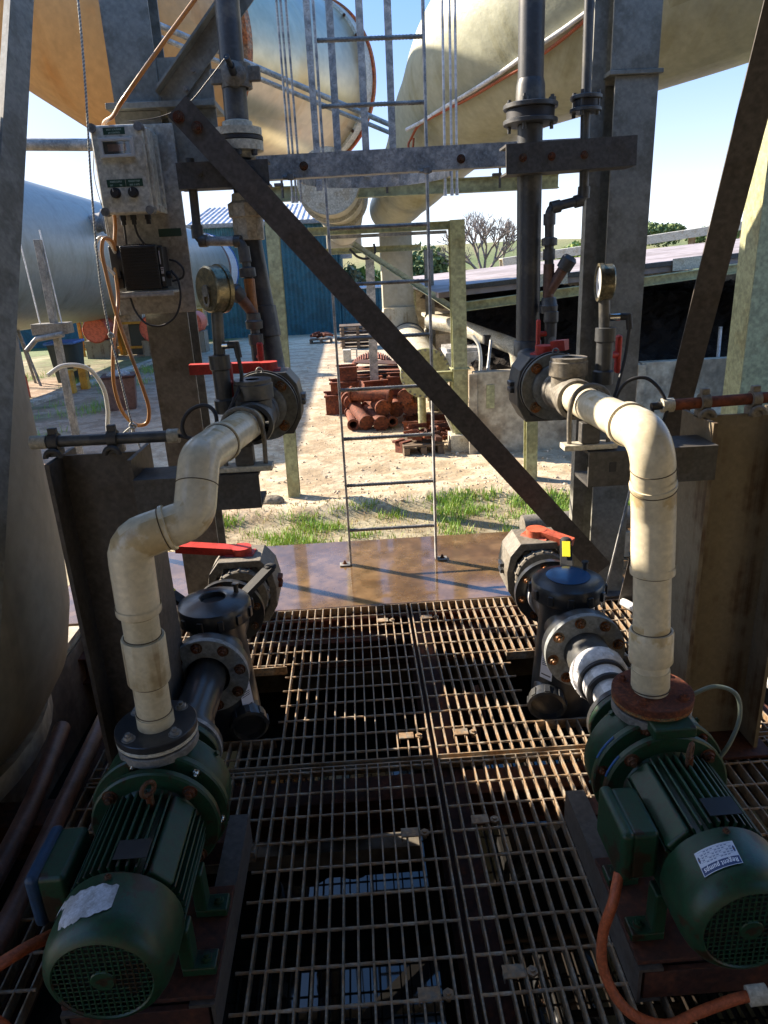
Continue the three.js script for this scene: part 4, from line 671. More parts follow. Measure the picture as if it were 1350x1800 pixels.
// ================================================================ tall pipes behind the brackets
{
  let t = thing('tall_pipe', 'tall black pipe with bolted flanges in front of the cream duct', 'pipe', [0.705, 1.1, -2.92]);
  part(t, 'upper_pipe', rod([0.703, 2.11, -2.92], [0.695, 4.2, -2.92], 0.0465, 32), M.greyPvc);
  part(t, 'flared_end', lathe([[0.047, 0.10], [0.052, 0.08], [0.055, 0.0]], [0.703, 2.10, -2.92], [0, 1, 0], 32), M.greyPvc);
  for (const y of [2.103, 2.052]) part(t, 'flange', disc([0.704, y, -2.92], [0, 1, 0], 0.1, 0.016, 40), M.greyPvc);
  part(t, 'flange_gasket', disc([0.704, 2.069, -2.92], [0, 1, 0], 0.088, 0.034, 40), M.rubber);
  for (let k = 0; k < 4; k++) { const a = 0.5 + k * Math.PI / 2; part(t, 'bolt', [rod([0.704 + Math.cos(a) * 0.08, 2.03, -2.92 + Math.sin(a) * 0.08], [0.704 + Math.cos(a) * 0.08, 2.142, -2.92 + Math.sin(a) * 0.08], 0.007, 8), rod([0.704 + Math.cos(a) * 0.08, 2.119, -2.92 + Math.sin(a) * 0.08], [0.704 + Math.cos(a) * 0.08, 2.133, -2.92 + Math.sin(a) * 0.08], 0.014, 6)], M.greyPvc); }
  part(t, 'lower_pipe', pipe([[0.704, 2.05, -2.92], [0.712, 1.19, -2.92], [0.66, 1.18, -2.56]], 0.0465, 0.075, 32), M.greyPvc);
  part(t, 'collar', lathe([[0.047, 0], [0.053, 0.002], [0.055, 0.006], [0.055, 0.06], [0.047, 0.066]], [0.711, 1.27, -2.92], [0, -1, 0], 32), M.greyPvc);
  part(t, 'tee_branch', [rod([0.795, 1.10, -2.78], [0.795, 1.225, -2.78], 0.042, 24), rod([0.795, 1.195, -2.78], [0.795, 1.225, -2.78], 0.048, 24), rod([0.68, 1.17, -2.75], [0.80, 1.15, -2.78], 0.04, 20)], M.greyPvc);
  t = thing('tall_pipe', 'tall grey pipe with cream flanged union in front of the yellow drum', 'pipe', [-0.36, 1.1, -2.95]);
  part(t, 'upper_pipe', rod([-0.379, 2.11, -2.95], [-0.345, 3.6, -2.95], 0.0435, 32), M.greyPvc);
  const un = part(t, 'union', lathe([[0.04, 0], [0.056, 0.0], [0.058, 0.02], [0.087, 0.024], [0.088, 0.03], [0.088, 0.056], [0.07, 0.06], [0.068, 0.072], [0.086, 0.075], [0.087, 0.100], [0.055, 0.104], [0.055, 0.122], [0.046, 0.126]], [-0.379, 1.985, -2.95], [0, 1, 0], 40), M.creamFlange);
  part(un, 'rubber_ring', ring([-0.379, 2.044, -2.95], [0, 1, 0], 0.06, 0.0895, 0.012, 36), M.rubber);
  for (const a of [0.7, 1.5, 2.6, 3.9, 5.2]) part(un, 'bolt', rod([-0.379 + Math.cos(a) * 0.076, 1.99, -2.95 + Math.sin(a) * 0.076], [-0.379 + Math.cos(a) * 0.076, 2.008, -2.95 + Math.sin(a) * 0.076], 0.012, 6), M.bracket);
  const sc = part(t, 'pipe_saddle', [ring([-0.366, 2.215, -2.95], [0, 1, 0], 0.0425, 0.056, 0.075, 28), rbx(0.05, 0.05, 0.02, 0.006, -0.43, 2.25, -2.93), rbx(0.05, 0.05, 0.02, 0.006, -0.30, 2.255, -2.93), lathe([[0.042, 0], [0.040, 0.02], [0.02, 0.03], [0.001, 0.03]], [-0.366, 2.252, -2.91], [0, 0, 1], 24)], M.dustyPvc);
  part(sc, 'probe', [rod([-0.366, 2.252, -2.88], [-0.366, 2.262, -2.83], 0.014, 16), rod([-0.366, 2.262, -2.83], [-0.372, 2.278, -2.79], 0.010, 12)], M.rubber);
  part(t, 'lower_union', [lathe([[0.045, 0], [0.058, 0.002], [0.06, 0.08], [0.07, 0.085], [0.072, 0.13], [0.055, 0.14], [0.052, 0.165], [0.04, 0.17]], [-0.376, 1.70, -2.95], [0, 1, 0], 10)], M.creamFlange);
  part(t, 'lower_pipe', pipe([[-0.377, 1.97, -2.95], [-0.374, 1.70, -2.95], [-0.318, 1.19, -2.88], [-0.300, 1.17, -2.54]], 0.043, 0.07, 32), M.greyPvc);
  part(t, 'coupling', lathe([[0.043, 0], [0.051, 0.003], [0.051, 0.12], [0.043, 0.123]], [-0.348, 1.455, -2.917], [0.1, -0.98, 0.13], 32), M.greyPvc);
  part(t, 'tee_branch', [rod([-0.365, 1.09, -2.78], [-0.365, 1.215, -2.78], 0.038, 24), rod([-0.365, 1.185, -2.78], [-0.365, 1.215, -2.78], 0.044, 24)], M.greyPvc);
}
// small dosing branches
function smallValve(t, x, y, z, m, hx, hz, r = 0.02) {
  part(t, 'valve_body', lathe([[r * 0.8, -0.085], [r * 1.5, -0.083], [r * 1.5, -0.045], [r * 1.2, -0.04], [r * 1.25, 0.04], [r * 1.5, 0.045], [r * 1.5, 0.083], [r * 0.8, 0.085]], [x, y, z], [0, 1, 0], 20), m);
  part(t, 'valve_handle', [rbx(Math.abs(hx) > 0.5 ? 0.016 : 0.024, 0.115, Math.abs(hx) > 0.5 ? 0.026 : 0.02, 0.008, x + hx * 0.052, y, z + hz * 0.052), rod([x, y, z], [x + hx * 0.05, y, z + hz * 0.05], 0.011, 12)], M.red);
}
{
  let t = thing('dosing_pipe', 'thin dark dosing pipe with brown angled branch right of the tall black pipe', 'pipe', [0.84, 1.2, -2.88]);
  part(t, 'upper_pipe', rod([0.897, 2.12, -2.88], [0.878, 4.2, -2.88], 0.0175, 20), M.greyPvc);
  for (const y of [2.118, 2.078]) part(t, 'flange', disc([0.898, y, -2.88], [0, 1, 0], 0.057, 0.014, 30), M.greyPvc);
  part(t, 'flange_gasket', disc([0.898, 2.093, -2.88], [0, 1, 0], 0.047, 0.025, 30), M.rubber);
  for (let k = 0; k < 4; k++) { const a = 0.6 + k * Math.PI / 2; part(t, 'bolt', rod([0.898 + Math.cos(a) * 0.044, 2.064, -2.88 + Math.sin(a) * 0.044], [0.898 + Math.cos(a) * 0.044, 2.146, -2.88 + Math.sin(a) * 0.044], 0.0075, 6), M.greyPvc); }
  part(t, 'offset_pipe', pipe([[0.898, 2.075, -2.88], [0.905, 1.785, -2.88], [0.77, 1.76, -2.86], [0.775, 1.52, -2.86]], 0.0175, 0.03, 20), M.greyPvc);
  for (const [a, b] of [[[0.905, 1.83, -2.88], [0.904, 1.79, -2.88]], [[0.87, 1.778, -2.878], [0.90, 1.784, -2.879]], [[0.775, 1.76, -2.861], [0.81, 1.766, -2.863]], [[0.7705, 1.74, -2.86], [0.771, 1.70, -2.86]], [[0.773, 1.615, -2.86], [0.7735, 1.575, -2.86]]]) part(t, 'socket', rod(a, b, 0.023, 18), M.greyPvc);
  part(t, 'union', lathe([[0.018, 0], [0.03, 0.003], [0.03, 0.028], [0.018, 0.032]], [0.773, 1.625, -2.86], [0, 1, 0], 18), M.greyPvc);
  part(t, 'brown_branch', [rod([0.775, 1.42, -2.86], [0.774, 1.56, -2.86], 0.021, 18), rod([0.776, 1.455, -2.86], [0.832, 1.555, -2.83], 0.021, 18)], M.brownPvc);
  part(t, 'branch_cap', lathe([[0.02, 0], [0.029, 0.003], [0.03, 0.045], [0.022, 0.055], [0.012, 0.05], [0.001, 0.05]], [0.822, 1.537, -2.835], [0.056, 0.1, 0.03], 18), M.greyPvc);
  part(t, 'union', lathe([[0.018, 0], [0.034, 0.003], [0.036, 0.03], [0.032, 0.036], [0.028, 0.06], [0.018, 0.062]], [0.778, 1.375, -2.86], [0, 1, 0], 18), M.greyPvc);
  part(t, 'lower_pipe', rod([0.778, 1.38, -2.86], [0.79, 1.19, -2.81], 0.0185, 20), M.dustyPvc);
  smallValve(t, 0.783, 1.30, -2.84, M.greyPvc, -1, 0.2, 0.019);
  t = thing('dosing_pipe', 'thin dosing pipe with clear orange section left of the long brace', 'pipe', [-0.45, 1.2, -2.9]);
  part(t, 'offset_pipe', pipe([[-0.562, 1.99, -2.92], [-0.565, 1.705, -2.9], [-0.395, 1.695, -2.87], [-0.382, 1.56, -2.85]], 0.0165, 0.03, 20), M.greyPvc);
  part(t, 'shiny_run', rod([-0.535, 1.7035, -2.895], [-0.425, 1.697, -2.876], 0.0175, 20), M.galv);
  for (const [a, b] of [[[-0.5645, 1.76, -2.905], [-0.565, 1.715, -2.902]], [[-0.56, 1.705, -2.9], [-0.53, 1.704, -2.895]], [[-0.425, 1.697, -2.877], [-0.40, 1.696, -2.872]], [[-0.393, 1.675, -2.868], [-0.389, 1.62, -2.86]]]) part(t, 'socket', rod(a, b, 0.0225, 18), M.greyPvc);
  part(t, 'union', lathe([[0.018, 0], [0.031, 0.003], [0.031, 0.034], [0.018, 0.038]], [-0.384, 1.565, -2.85], [-0.05, 1, 0], 18), M.greyPvc);
  part(t, 'orange_section', rod([-0.382, 1.56, -2.85], [-0.379, 1.43, -2.84], 0.021, 20), M.orangePvc, 'translucent orange pipe section');
  part(t, 'brown_branch', rod([-0.378, 1.435, -2.84], [-0.428, 1.515, -2.80], 0.0215, 18), M.brownPvc);
  part(t, 'branch_cap', lathe([[0.02, 0], [0.028, 0.003], [0.029, 0.045], [0.022, 0.053], [0.012, 0.048], [0.001, 0.048]], [-0.414, 1.492, -2.811], [-0.05, 0.08, 0.04], 18), M.greyPvc);
  part(t, 'union', lathe([[0.018, 0], [0.032, 0.003], [0.034, 0.03], [0.028, 0.036], [0.026, 0.06], [0.018, 0.062]], [-0.378, 1.375, -2.835], [0, 1, 0], 18), M.greyPvc);
  part(t, 'lower_pipe', rod([-0.378, 1.38, -2.835], [-0.366, 1.17, -2.79], 0.0185, 20), M.greyPvc);
  smallValve(t, -0.374, 1.275, -2.81, M.greyPvc, 0.35, 1, 0.019);
}
// pressure gauges on the tees
function makeGauge(label, x, z, y0, yv, ys, yg, face, r, o) {          // face: +1 looks right, -1 looks left
  const t = thing('pressure_gauge', label, 'gauge', [x, y0, z]);
  part(t, 'stem', rod([x, y0, z], [x + o.lean, yg - r * 0.8, z], 0.0165, 20), o.m);
  part(t, 'socket', rod([x + o.lean * 0.7, yg - r - 0.075, z], [x + o.lean * 0.8, yg - r - 0.01, z], 0.0145, 8), M.galvDull);
  const D = V(face, 0, o.turn).normalize(), c = V(x + o.lean, yg, z);
  const g = part(t, 'case', lathe([[0.001, 0], [r * 0.93, 0], [r, 0.004], [r, o.th - 0.012], [r * 1.06, o.th - 0.012], [r * 1.06, o.th], [r * 0.9, o.th], [r * 0.9, o.th - 0.006], [0.001, o.th - 0.006]], c.clone().addScaledVector(D, -o.th / 2), D, 40), M.brass);
  part(g, 'dial', disc(c.clone().addScaledVector(D, o.th / 2 - 0.0055), D, r * 0.88, 0.001, 36, 0.0002), M.whitePvc);
  part(g, 'back_clip', [new THREE.TorusGeometry(0.014, 0.003, 8, 18).scale(1, 1.5, 1).rotateY(Math.atan2(-D.x, -D.z)).translate(c.x - D.x * (o.th / 2 + 0.003), c.y - r * 0.35, c.z - D.z * (o.th / 2 + 0.003)), rod(c.clone().addScaledVector(D, -o.th / 2 - 0.006).setY(c.y - r * 0.05), c.clone().addScaledVector(D, -o.th / 2).setY(c.y - r * 0.05), 0.016, 14)], M.galvDull);
  smallValve(t, x + o.lean * 0.2, yv, z, o.m, o.hx, o.hz, 0.02);
  const s = part(t, 'pressure_sensor', [rod([x + 0.01, ys, z], [x + 0.036, ys + 0.001, z + 0.01], 0.011, 16)], M.chrome);
  part(s, 'plug', [rod([x + 0.036, ys + 0.001, z + 0.01], [x + 0.062, ys + 0.001, z + 0.018], 0.010, 14), rod([x + 0.057, ys + 0.008, z + 0.017], [x + 0.062, ys - 0.035, z + 0.02], 0.0095, 12)], M.rubber);
  return t;
}
makeGauge('round brass pressure gauge with back clip in front of the teal shed', -0.388, -2.07, 1.29, 1.335 - 0.05, 1.395, 1.548, 1, 0.062, { lean: 0.012, th: 0.05, turn: -0.85, m: M.greyPvc, hx: 0.25, hz: -1 });
makeGauge('pressure gauge seen edge on in front of the right column', 0.752, -2.12, 1.29, 1.30, 1.412, 1.512, -1, 0.05, { lean: -0.012, th: 0.042, turn: -0.12, m: M.greyPvc, hx: 1, hz: -0.5 });
// sensor cables
solo('sensor_cable', 'black sensor cable looping beside the left tee to the grey conduit', 'cable', tube([[-0.328, 1.365, -2.05], [-0.325, 1.30, -2.045], [-0.345, 1.25, -2.0], [-0.385, 1.185, -1.985], [-0.44, 1.145, -1.98], [-0.49, 1.155, -1.985], [-0.497, 1.19, -1.99], [-0.47, 1.228, -1.995], [-0.425, 1.24, -1.995], [-0.398, 1.22, -1.975], [-0.40, 1.18, -1.965], [-0.44, 1.152, -1.965], [-0.515, 1.157, -1.998]], 0.0058, 120, 10), M.rubber);
solo('sensor_cable', 'black sensor cable coiled in a loop on the right tee', 'cable', tube([[0.813, 1.378, -2.10], [0.803, 1.30, -2.09], [0.775, 1.22, -2.06], [0.755, 1.165, -2.03], [0.79, 1.12, -1.99], [0.86, 1.105, -1.98], [0.895, 1.14, -1.985], [0.885, 1.20, -2.0], [0.84, 1.245, -2.02], [0.79, 1.235, -2.03], [0.758, 1.19, -2.02], [0.76, 1.15, -2.0], [0.80, 1.12, -1.98], [0.848, 1.14, -1.985], [0.86, 1.163, -2.0]], 0.0052, 120, 10), M.rubber);

// ================================================================ control box and dosing pump on the left column
const boxText = (rows, w = 512, h = 128, size = 46) => canvasTex(w, h, (c) => { c.fillStyle = '#123f2d'; c.fillRect(0, 0, w, h); c.fillStyle = '#a9b8ab'; c.textAlign = 'center'; c.font = `bold ${size}px sans-serif`; rows.forEach(([s, x, y, mw]) => c.fillText(s, x, y, mw)); });
{
  const t0 = solo('mounting_plate', 'pale grey mounting plate behind the control box on the left column', 'plate', rbox2(-0.955, -0.640, 1.44, 2.135, -3.075, -3.067, 0.003), M.plate);
  const t = thing('control_box', 'pale control box with a display window and two black knobs', 'control box', [-0.80, 1.80, -2.98]);
  const x0 = -0.908, x1 = -0.722, y0 = 1.812, y1 = 2.112, zf = -2.915;
  part(t, 'body', rbox2(x0 + 0.008, x1 + 0.012, y0 + 0.006, y1 - 0.006, -3.066, zf - 0.03, 0.008), M.enclosure);
  const lid = part(t, 'lid', rbox2(x0, x1, y0, y1, zf - 0.032, zf, 0.010), M.enclosure);
  for (const [x, y] of [[x0 + 0.010, y1 - 0.010], [x1 - 0.010, y1 - 0.010], [x0 + 0.010, y0 + 0.010], [x1 - 0.010, y0 + 0.010]]) { const b = part(lid, 'corner_screw', rod([x, y, zf - 0.03], [x, y, zf + 0.008], 0.0155, 20), M.galvDull); }
  part(t, 'side_rib', [rbox2(x1 + 0.010, x1 + 0.024, y0 + 0.02, y1 - 0.02, -3.05, -3.02, 0.003), rbox2(x1 + 0.010, x1 + 0.02, y0 + 0.004, y0 + 0.03, -3.062, -2.96, 0.003)], M.enclosure);
  const w = part(lid, 'window_frame', (() => { const s = new THREE.Shape([[-0.060, -0.031], [0.060, -0.031], [0.060, 0.031], [-0.060, 0.031]].map((p) => new THREE.Vector2(...p))); s.holes.push(new THREE.Path([[-0.051, -0.023], [-0.051, 0.023], [0.051, 0.023], [0.051, -0.023]].map((p) => new THREE.Vector2(...p)))); return new THREE.ExtrudeGeometry(s, { depth: 0.012, bevelEnabled: true, bevelSize: 0.002, bevelThickness: 0.002, bevelSegments: 2 }).translate(-0.818, 2.035, zf); })(), M.clearHose, 'clear raised frame of the display window');
  part(lid, 'display', rbox2(-0.868, -0.768, 2.013, 2.057, zf, zf + 0.002, 0.0005), M.black);
  part(lid, 'display_band', rbox2(-0.852, -0.784, 2.024, 2.047, zf + 0.002, zf + 0.0032, 0.0004), M.brownPvc, 'dark red digits strip');
  part(lid, 'window_pane', rbox2(-0.868, -0.768, 2.0125, 2.0575, zf + 0.010, zf + 0.0115, 0.0004), M.glassPane);
  const lab = (xa, xb, ya, yb, tex) => printed(lid, 'engraved_label', [[xa, yb, zf + 0.0012], [xb, yb, zf + 0.0012], [xb, ya, zf + 0.0012], [xa, ya, zf + 0.0012]], tex, 0.5, 'green engraved label');
  lab(-0.860, -0.782, 2.079, 2.102, boxText([['WEST SCRUBBER', 256, 54, 470], ['pH CONTROL', 256, 112, 380]]));
  lab(-0.876, -0.808, 1.905, 1.931, boxText([['POWER SUPPLY', 256, 54, 480], ['OFF', 120, 114, 120], ['ON', 380, 114, 120]]));
  lab(-0.8065, -0.744, 1.905, 1.931, boxText([['REAGENT PUMP', 256, 54, 480], ['MAN  0  AUTO', 256, 114, 440]]));
  for (const x of [-0.848, -0.783]) { const k = part(lid, 'knob', [rod([x, 1.885, zf], [x, 1.885, zf + 0.012], 0.0185, 24), rod([x, 1.885, zf + 0.012], [x, 1.885, zf + 0.022], 0.0155, 24, 0.014)], M.rubber); part(k, 'knob_mark', rbx(0.0022, 0.012, 0.001, 0.0003, x - 0.004, 1.8935, zf + 0.0227), M.whitePvc); }
  for (const [x, z] of [[-0.855, -2.975], [-0.815, -2.975], [-0.762, -2.985]]) part(t, 'cable_gland', [rod([x, 1.812, z], [x, 1.795, z], 0.012, 12), rod([x, 1.797, z], [x, 1.778, z], 0.009, 10)], M.rubber);
  solo('power_cable', 'straight black cable from the first gland of the control box', 'cable', tube([[-0.855, 1.78, -2.975], [-0.856, 1.74, -2.975], [-0.857, 1.705, -2.975]], 0.0045, 20, 8), M.rubber);
  solo('power_cable', 'slanting black cable from the second gland of the control box', 'cable', tube([[-0.815, 1.78, -2.975], [-0.808, 1.74, -2.975], [-0.785, 1.70, -2.97]], 0.0045, 20, 8), M.rubber);
  solo('plate_label', 'small green engraved label on the mounting plate', 'label', rbx(0.09, 0.030, 0.0016, 0.0004, -0.705, 1.748, -3.0655), (() => { const m = new THREE.MeshPhysicalMaterial({ roughness: 0.5 }); m.color.setRGB(0.008, 0.05, 0.03); return m; })());
  // dosing pump
  const p = thing('dosing_pump', 'black finned dosing pump on a small pale shelf below the control box', 'pump', [-0.80, 1.53, -2.98]);
  part(p, 'housing', rbox2(-0.875, -0.735, 1.538, 1.702, -3.04, -2.93, 0.006), M.black);
  for (let k = 0; k < 14; k++) part(p, 'fin', rbx(0.128, 0.004, 0.006, 0.001, -0.805, 1.552 + k * 0.0108, -2.928), M.black);
  for (let k = 0; k < 12; k++) part(p, 'top_rib', rbx(0.004, 0.006, 0.09, 0.001, -0.858 + k * 0.0075, 1.704, -2.985), M.black);
  part(p, 'head', [rbox2(-0.922, -0.888, 1.585, 1.705, -3.01, -2.945, 0.006), rod([-0.89, 1.645, -2.98], [-0.872, 1.645, -2.98], 0.045, 24), rbox2(-0.912, -0.885, 1.545, 1.585, -2.995, -2.955, 0.004)], M.rubber);
  part(p, 'control_panel', rbox2(-0.735, -0.718, 1.545, 1.695, -3.03, -2.945, 0.004), M.black);
  printed(p, 'panel_print', [[-0.7325, 1.69, -2.9435], [-0.7195, 1.69, -2.9435], [-0.7195, 1.55, -2.9435], [-0.7325, 1.55, -2.9435]], canvasTex(64, 512, (c, w, h) => { c.fillStyle = '#15161a'; c.fillRect(0, 0, w, h); c.fillStyle = '#b9bcc0'; c.fillRect(6, 260, 52, 90); c.fillRect(10, 390, 44, 60); c.fillRect(6, 40, 20, 180); c.fillStyle = '#333'; c.fillRect(10, 275, 44, 12); c.fillRect(10, 300, 30, 12); }), 0.4);
  part(p, 'knob', rod([-0.718, 1.59, -2.985], [-0.700, 1.59, -2.985], 0.014, 16), M.rubber);
  part(p, 'shelf', [rbox2(-0.90, -0.69, 1.522, 1.532, -3.066, -2.925, 0.002), rbox2(-0.90, -0.69, 1.512, 1.523, -2.930, -2.922, 0.002)], M.plate);
  part(p, 'hose_fitting', [rod([-0.902, 1.535, -2.965], [-0.902, 1.505, -2.965], 0.011, 14), rbx(0.05, 0.008, 0.03, 0.002, -0.895, 1.51, -2.96)], M.galvDull);
  solo('pump_lead', 'black lead looping below the dosing pump shelf', 'cable', tube([[-0.868, 1.512, -2.95], [-0.85, 1.455, -2.935], [-0.81, 1.41, -2.92], [-0.755, 1.40, -2.92], [-0.70, 1.43, -2.93], [-0.672, 1.50, -2.95], [-0.676, 1.57, -2.96], [-0.70, 1.605, -2.975]], 0.0042, 80, 8), M.rubber);
  solo('pump_lead', 'short black lead arching right of the dosing pump', 'cable', tube([[-0.703, 1.645, -2.985], [-0.672, 1.635, -2.97], [-0.648, 1.605, -2.96], [-0.655, 1.578, -2.96], [-0.70, 1.565, -2.975]], 0.0042, 50, 8), M.rubber);
}
// tubing, rope and thin wires
solo('reagent_tube', 'translucent orange tube hanging in a long loop below the dosing pump', 'tube', tube([[0.10, 2.97, -2.75], [-0.20, 2.676, -2.75], [-0.465, 2.416, -2.75], [-0.60, 2.284, -2.75], [-0.735, 2.152, -2.76], [-0.80, 2.128, -2.86], [-0.868, 2.118, -2.96], [-0.895, 2.05, -3.0], [-0.898, 1.95, -3.0], [-0.90, 1.80, -3.02], [-0.905, 1.72, -2.99], [-0.908, 1.62, -2.95], [-0.905, 1.52, -2.92], [-0.906, 1.43, -2.85], [-0.915, 1.32, -2.78], [-0.922, 1.19, -2.75], [-0.90, 1.09, -2.74], [-0.86, 1.045, -2.74], [-0.82, 1.05, -2.74], [-0.803, 1.10, -2.74], [-0.815, 1.20, -2.74], [-0.845, 1.33, -2.75], [-0.875, 1.46, -2.77], [-0.897, 1.60, -2.80], [-0.905, 1.69, -2.82], [-0.893, 1.728, -2.83], [-0.878, 1.722, -2.85], [-0.89, 1.69, -2.93]], 0.0072, 260, 10), M.tube);
{
  const P = [[-0.80, 2.62, -2.70], [-0.809, 2.428, -2.70], [-0.83, 2.19, -2.70], [-0.866, 1.885, -2.70], [-0.892, 1.53, -2.70], [-0.878, 1.25, -2.70], [-0.862, 1.045, -2.70], [-0.845, 0.95, -2.70], [-0.82, 0.82, -2.70]];
  const t = thing('rope', 'thin black and white rope hanging from above beside the control box', 'rope', [-0.85, 0.8, -2.7]);
  const c = new THREE.CatmullRomCurve3(P.map((p) => V(...p)));
  const strand = (ph) => { const a = []; for (let i = 0; i <= 640; i++) { const u = i / 640, p = c.getPointAt(u); a.push(V(p.x + 0.0019 * Math.cos(i * 1.6 + ph), p.y, p.z + 0.0019 * Math.sin(i * 1.6 + ph))); } return new THREE.TubeGeometry(new THREE.CatmullRomCurve3(a), 1300, 0.0026, 5); };
  part(t, 'light_strand', strand(0), M.ropeLight); part(t, 'dark_strand', strand(Math.PI), M.ropeDark);
  part(t, 'loop', tube([[-0.862, 1.047, -2.695], [-0.885, 1.035, -2.69], [-0.905, 1.015, -2.69], [-0.90, 0.998, -2.69], [-0.878, 1.005, -2.69], [-0.864, 1.03, -2.695]], 0.0048, 40, 8, true), M.ropeLight);
  part(t, 'knot', new THREE.TorusKnotGeometry(0.008, 0.0045, 40, 8, 2, 3).translate(-0.862, 1.05, -2.70), M.ropeLight);
  part(t, 'knot', new THREE.TorusKnotGeometry(0.006, 0.004, 40, 8, 2, 3).translate(-0.885, 1.39, -2.70), M.ropeLight);
}
solo('thin_wire', 'thin black wire sagging from the pipe saddle to the splice plate', 'wire', tube([[-0.372, 2.278, -2.79], [-0.45, 2.225, -2.85], [-0.54, 2.165, -2.9], [-0.66, 2.135, -2.95], [-0.78, 2.13, -2.98]], 0.0022, 50, 6), M.rubber);
solo('thin_wire', 'thin grey wire running down past the left edge of the control box', 'wire', tube([[-0.925, 2.04, -2.98], [-0.935, 1.96, -2.97], [-0.93, 1.88, -2.97], [-0.915, 1.80, -2.97], [-0.912, 1.72, -2.96]], 0.0018, 40, 6), M.galvDull);
solo('white_hose', 'pale hose looping beside the dosing pump head', 'hose', tube([[-0.90, 1.60, -2.90], [-0.935, 1.66, -2.88], [-0.94, 1.71, -2.87], [-0.915, 1.735, -2.87], [-0.895, 1.715, -2.89], [-0.895, 1.68, -2.94]], 0.006, 50, 10), M.clearHose);
// orange armoured cables of the two motors
{
  let t = thing('motor_cable', 'orange cable curving from the right terminal box across the grating', 'cable', [0.5, 0.0, -1.0]);
  part(t, 'sheath', tube([[0.512, 0.31, -1.17], [0.489, 0.27, -1.135], [0.469, 0.19, -1.127], [0.467, 0.11, -1.109], [0.492, 0.05, -1.08], [0.524, 0.025, -1.058], [0.585, 0.017, -1.038], [0.664, 0.04, -1.045], [0.736, 0.07, -1.045], [0.767, 0.08, -1.043]], 0.0115, 100, 14), M.orangeCable);
  part(t, 'end_sleeve', rod([0.760, 0.079, -1.043], [0.800, 0.086, -1.04], 0.020, 20), M.creamFlange);
  t = thing('motor_cable', 'orange cable at the lower left corner beside the left motor', 'cable', [-0.75, 0.2, -1.0]);
  part(t, 'sheath', tube([[-0.70, 0.295, -1.14], [-0.73, 0.33, -1.08], [-0.78, 0.345, -1.02], [-0.83, 0.34, -1.0], [-0.80, 0.31, -0.98], [-0.745, 0.27, -0.97], [-0.71, 0.2, -0.96], [-0.70, 0.08, -0.95], [-0.72, 0.02, -0.90]], 0.0125, 80, 14), M.orangeCable);
}
solo('drain_hose', 'thin green drain hose curving down beside the right pump flange', 'hose', tube([[0.79, 0.515, -1.50], [0.86, 0.55, -1.49], [0.905, 0.535, -1.475], [0.915, 0.48, -1.46], [0.88, 0.41, -1.435], [0.84, 0.37, -1.42]], 0.0055, 60, 10), M.hoseGreen);
// ================================================================ round tank at the left, pipes at the right edge
{
  const cx = -2.06, cz = -2.12, R = 1.0, t = thing('round_tank', 'large pale round tank with rounded foot at the left picture edge', 'tank', [cx, 0, cz]);
  part(t, 'shell', lathe([[0.001, 0.06], [0.72, 0.06], [0.86, 0.12], [0.95, 0.26], [0.99, 0.44], [1.0, 0.6], [1.0, 2.20], [0.97, 2.25], [0.001, 2.34]].map(([r, y]) => [r * R, y]), [cx, 0, cz], [0, 1, 0], 96), M.tankWall);
  part(t, 'plinth', rod([cx, 0, cz], [cx, 0.075, cz], 0.85, 48), M.concrete);
  solo('sample_hose', 'pale hose arching beside the round tank', 'hose', tube([[-1.27, 1.22, -3.0], [-1.22, 1.25, -3.05], [-1.14, 1.23, -3.1], [-1.09, 1.15, -3.1], [-1.085, 1.05, -3.1], [-1.10, 0.96, -3.1], [-1.095, 0.86, -3.1]], 0.009, 60, 10), M.clearHose);
}
solo('vent_pipe', 'small vertical galvanised pipe behind the rope and the control box plate', 'pipe', [rod([-1.06, 0.62, -3.12], [-1.06, 0.90, -3.12], 0.012, 12), rod([-1.06, 0.86, -3.12], [-1.06, 0.885, -3.12], 0.018, 12), rod([-1.14, 0.80, -3.12], [-1.05, 0.80, -3.12], 0.014, 12), rod([-1.06, -0.006, -3.12], [-1.06, 0.62, -3.12], 0.014, 12)], M.galvDull);
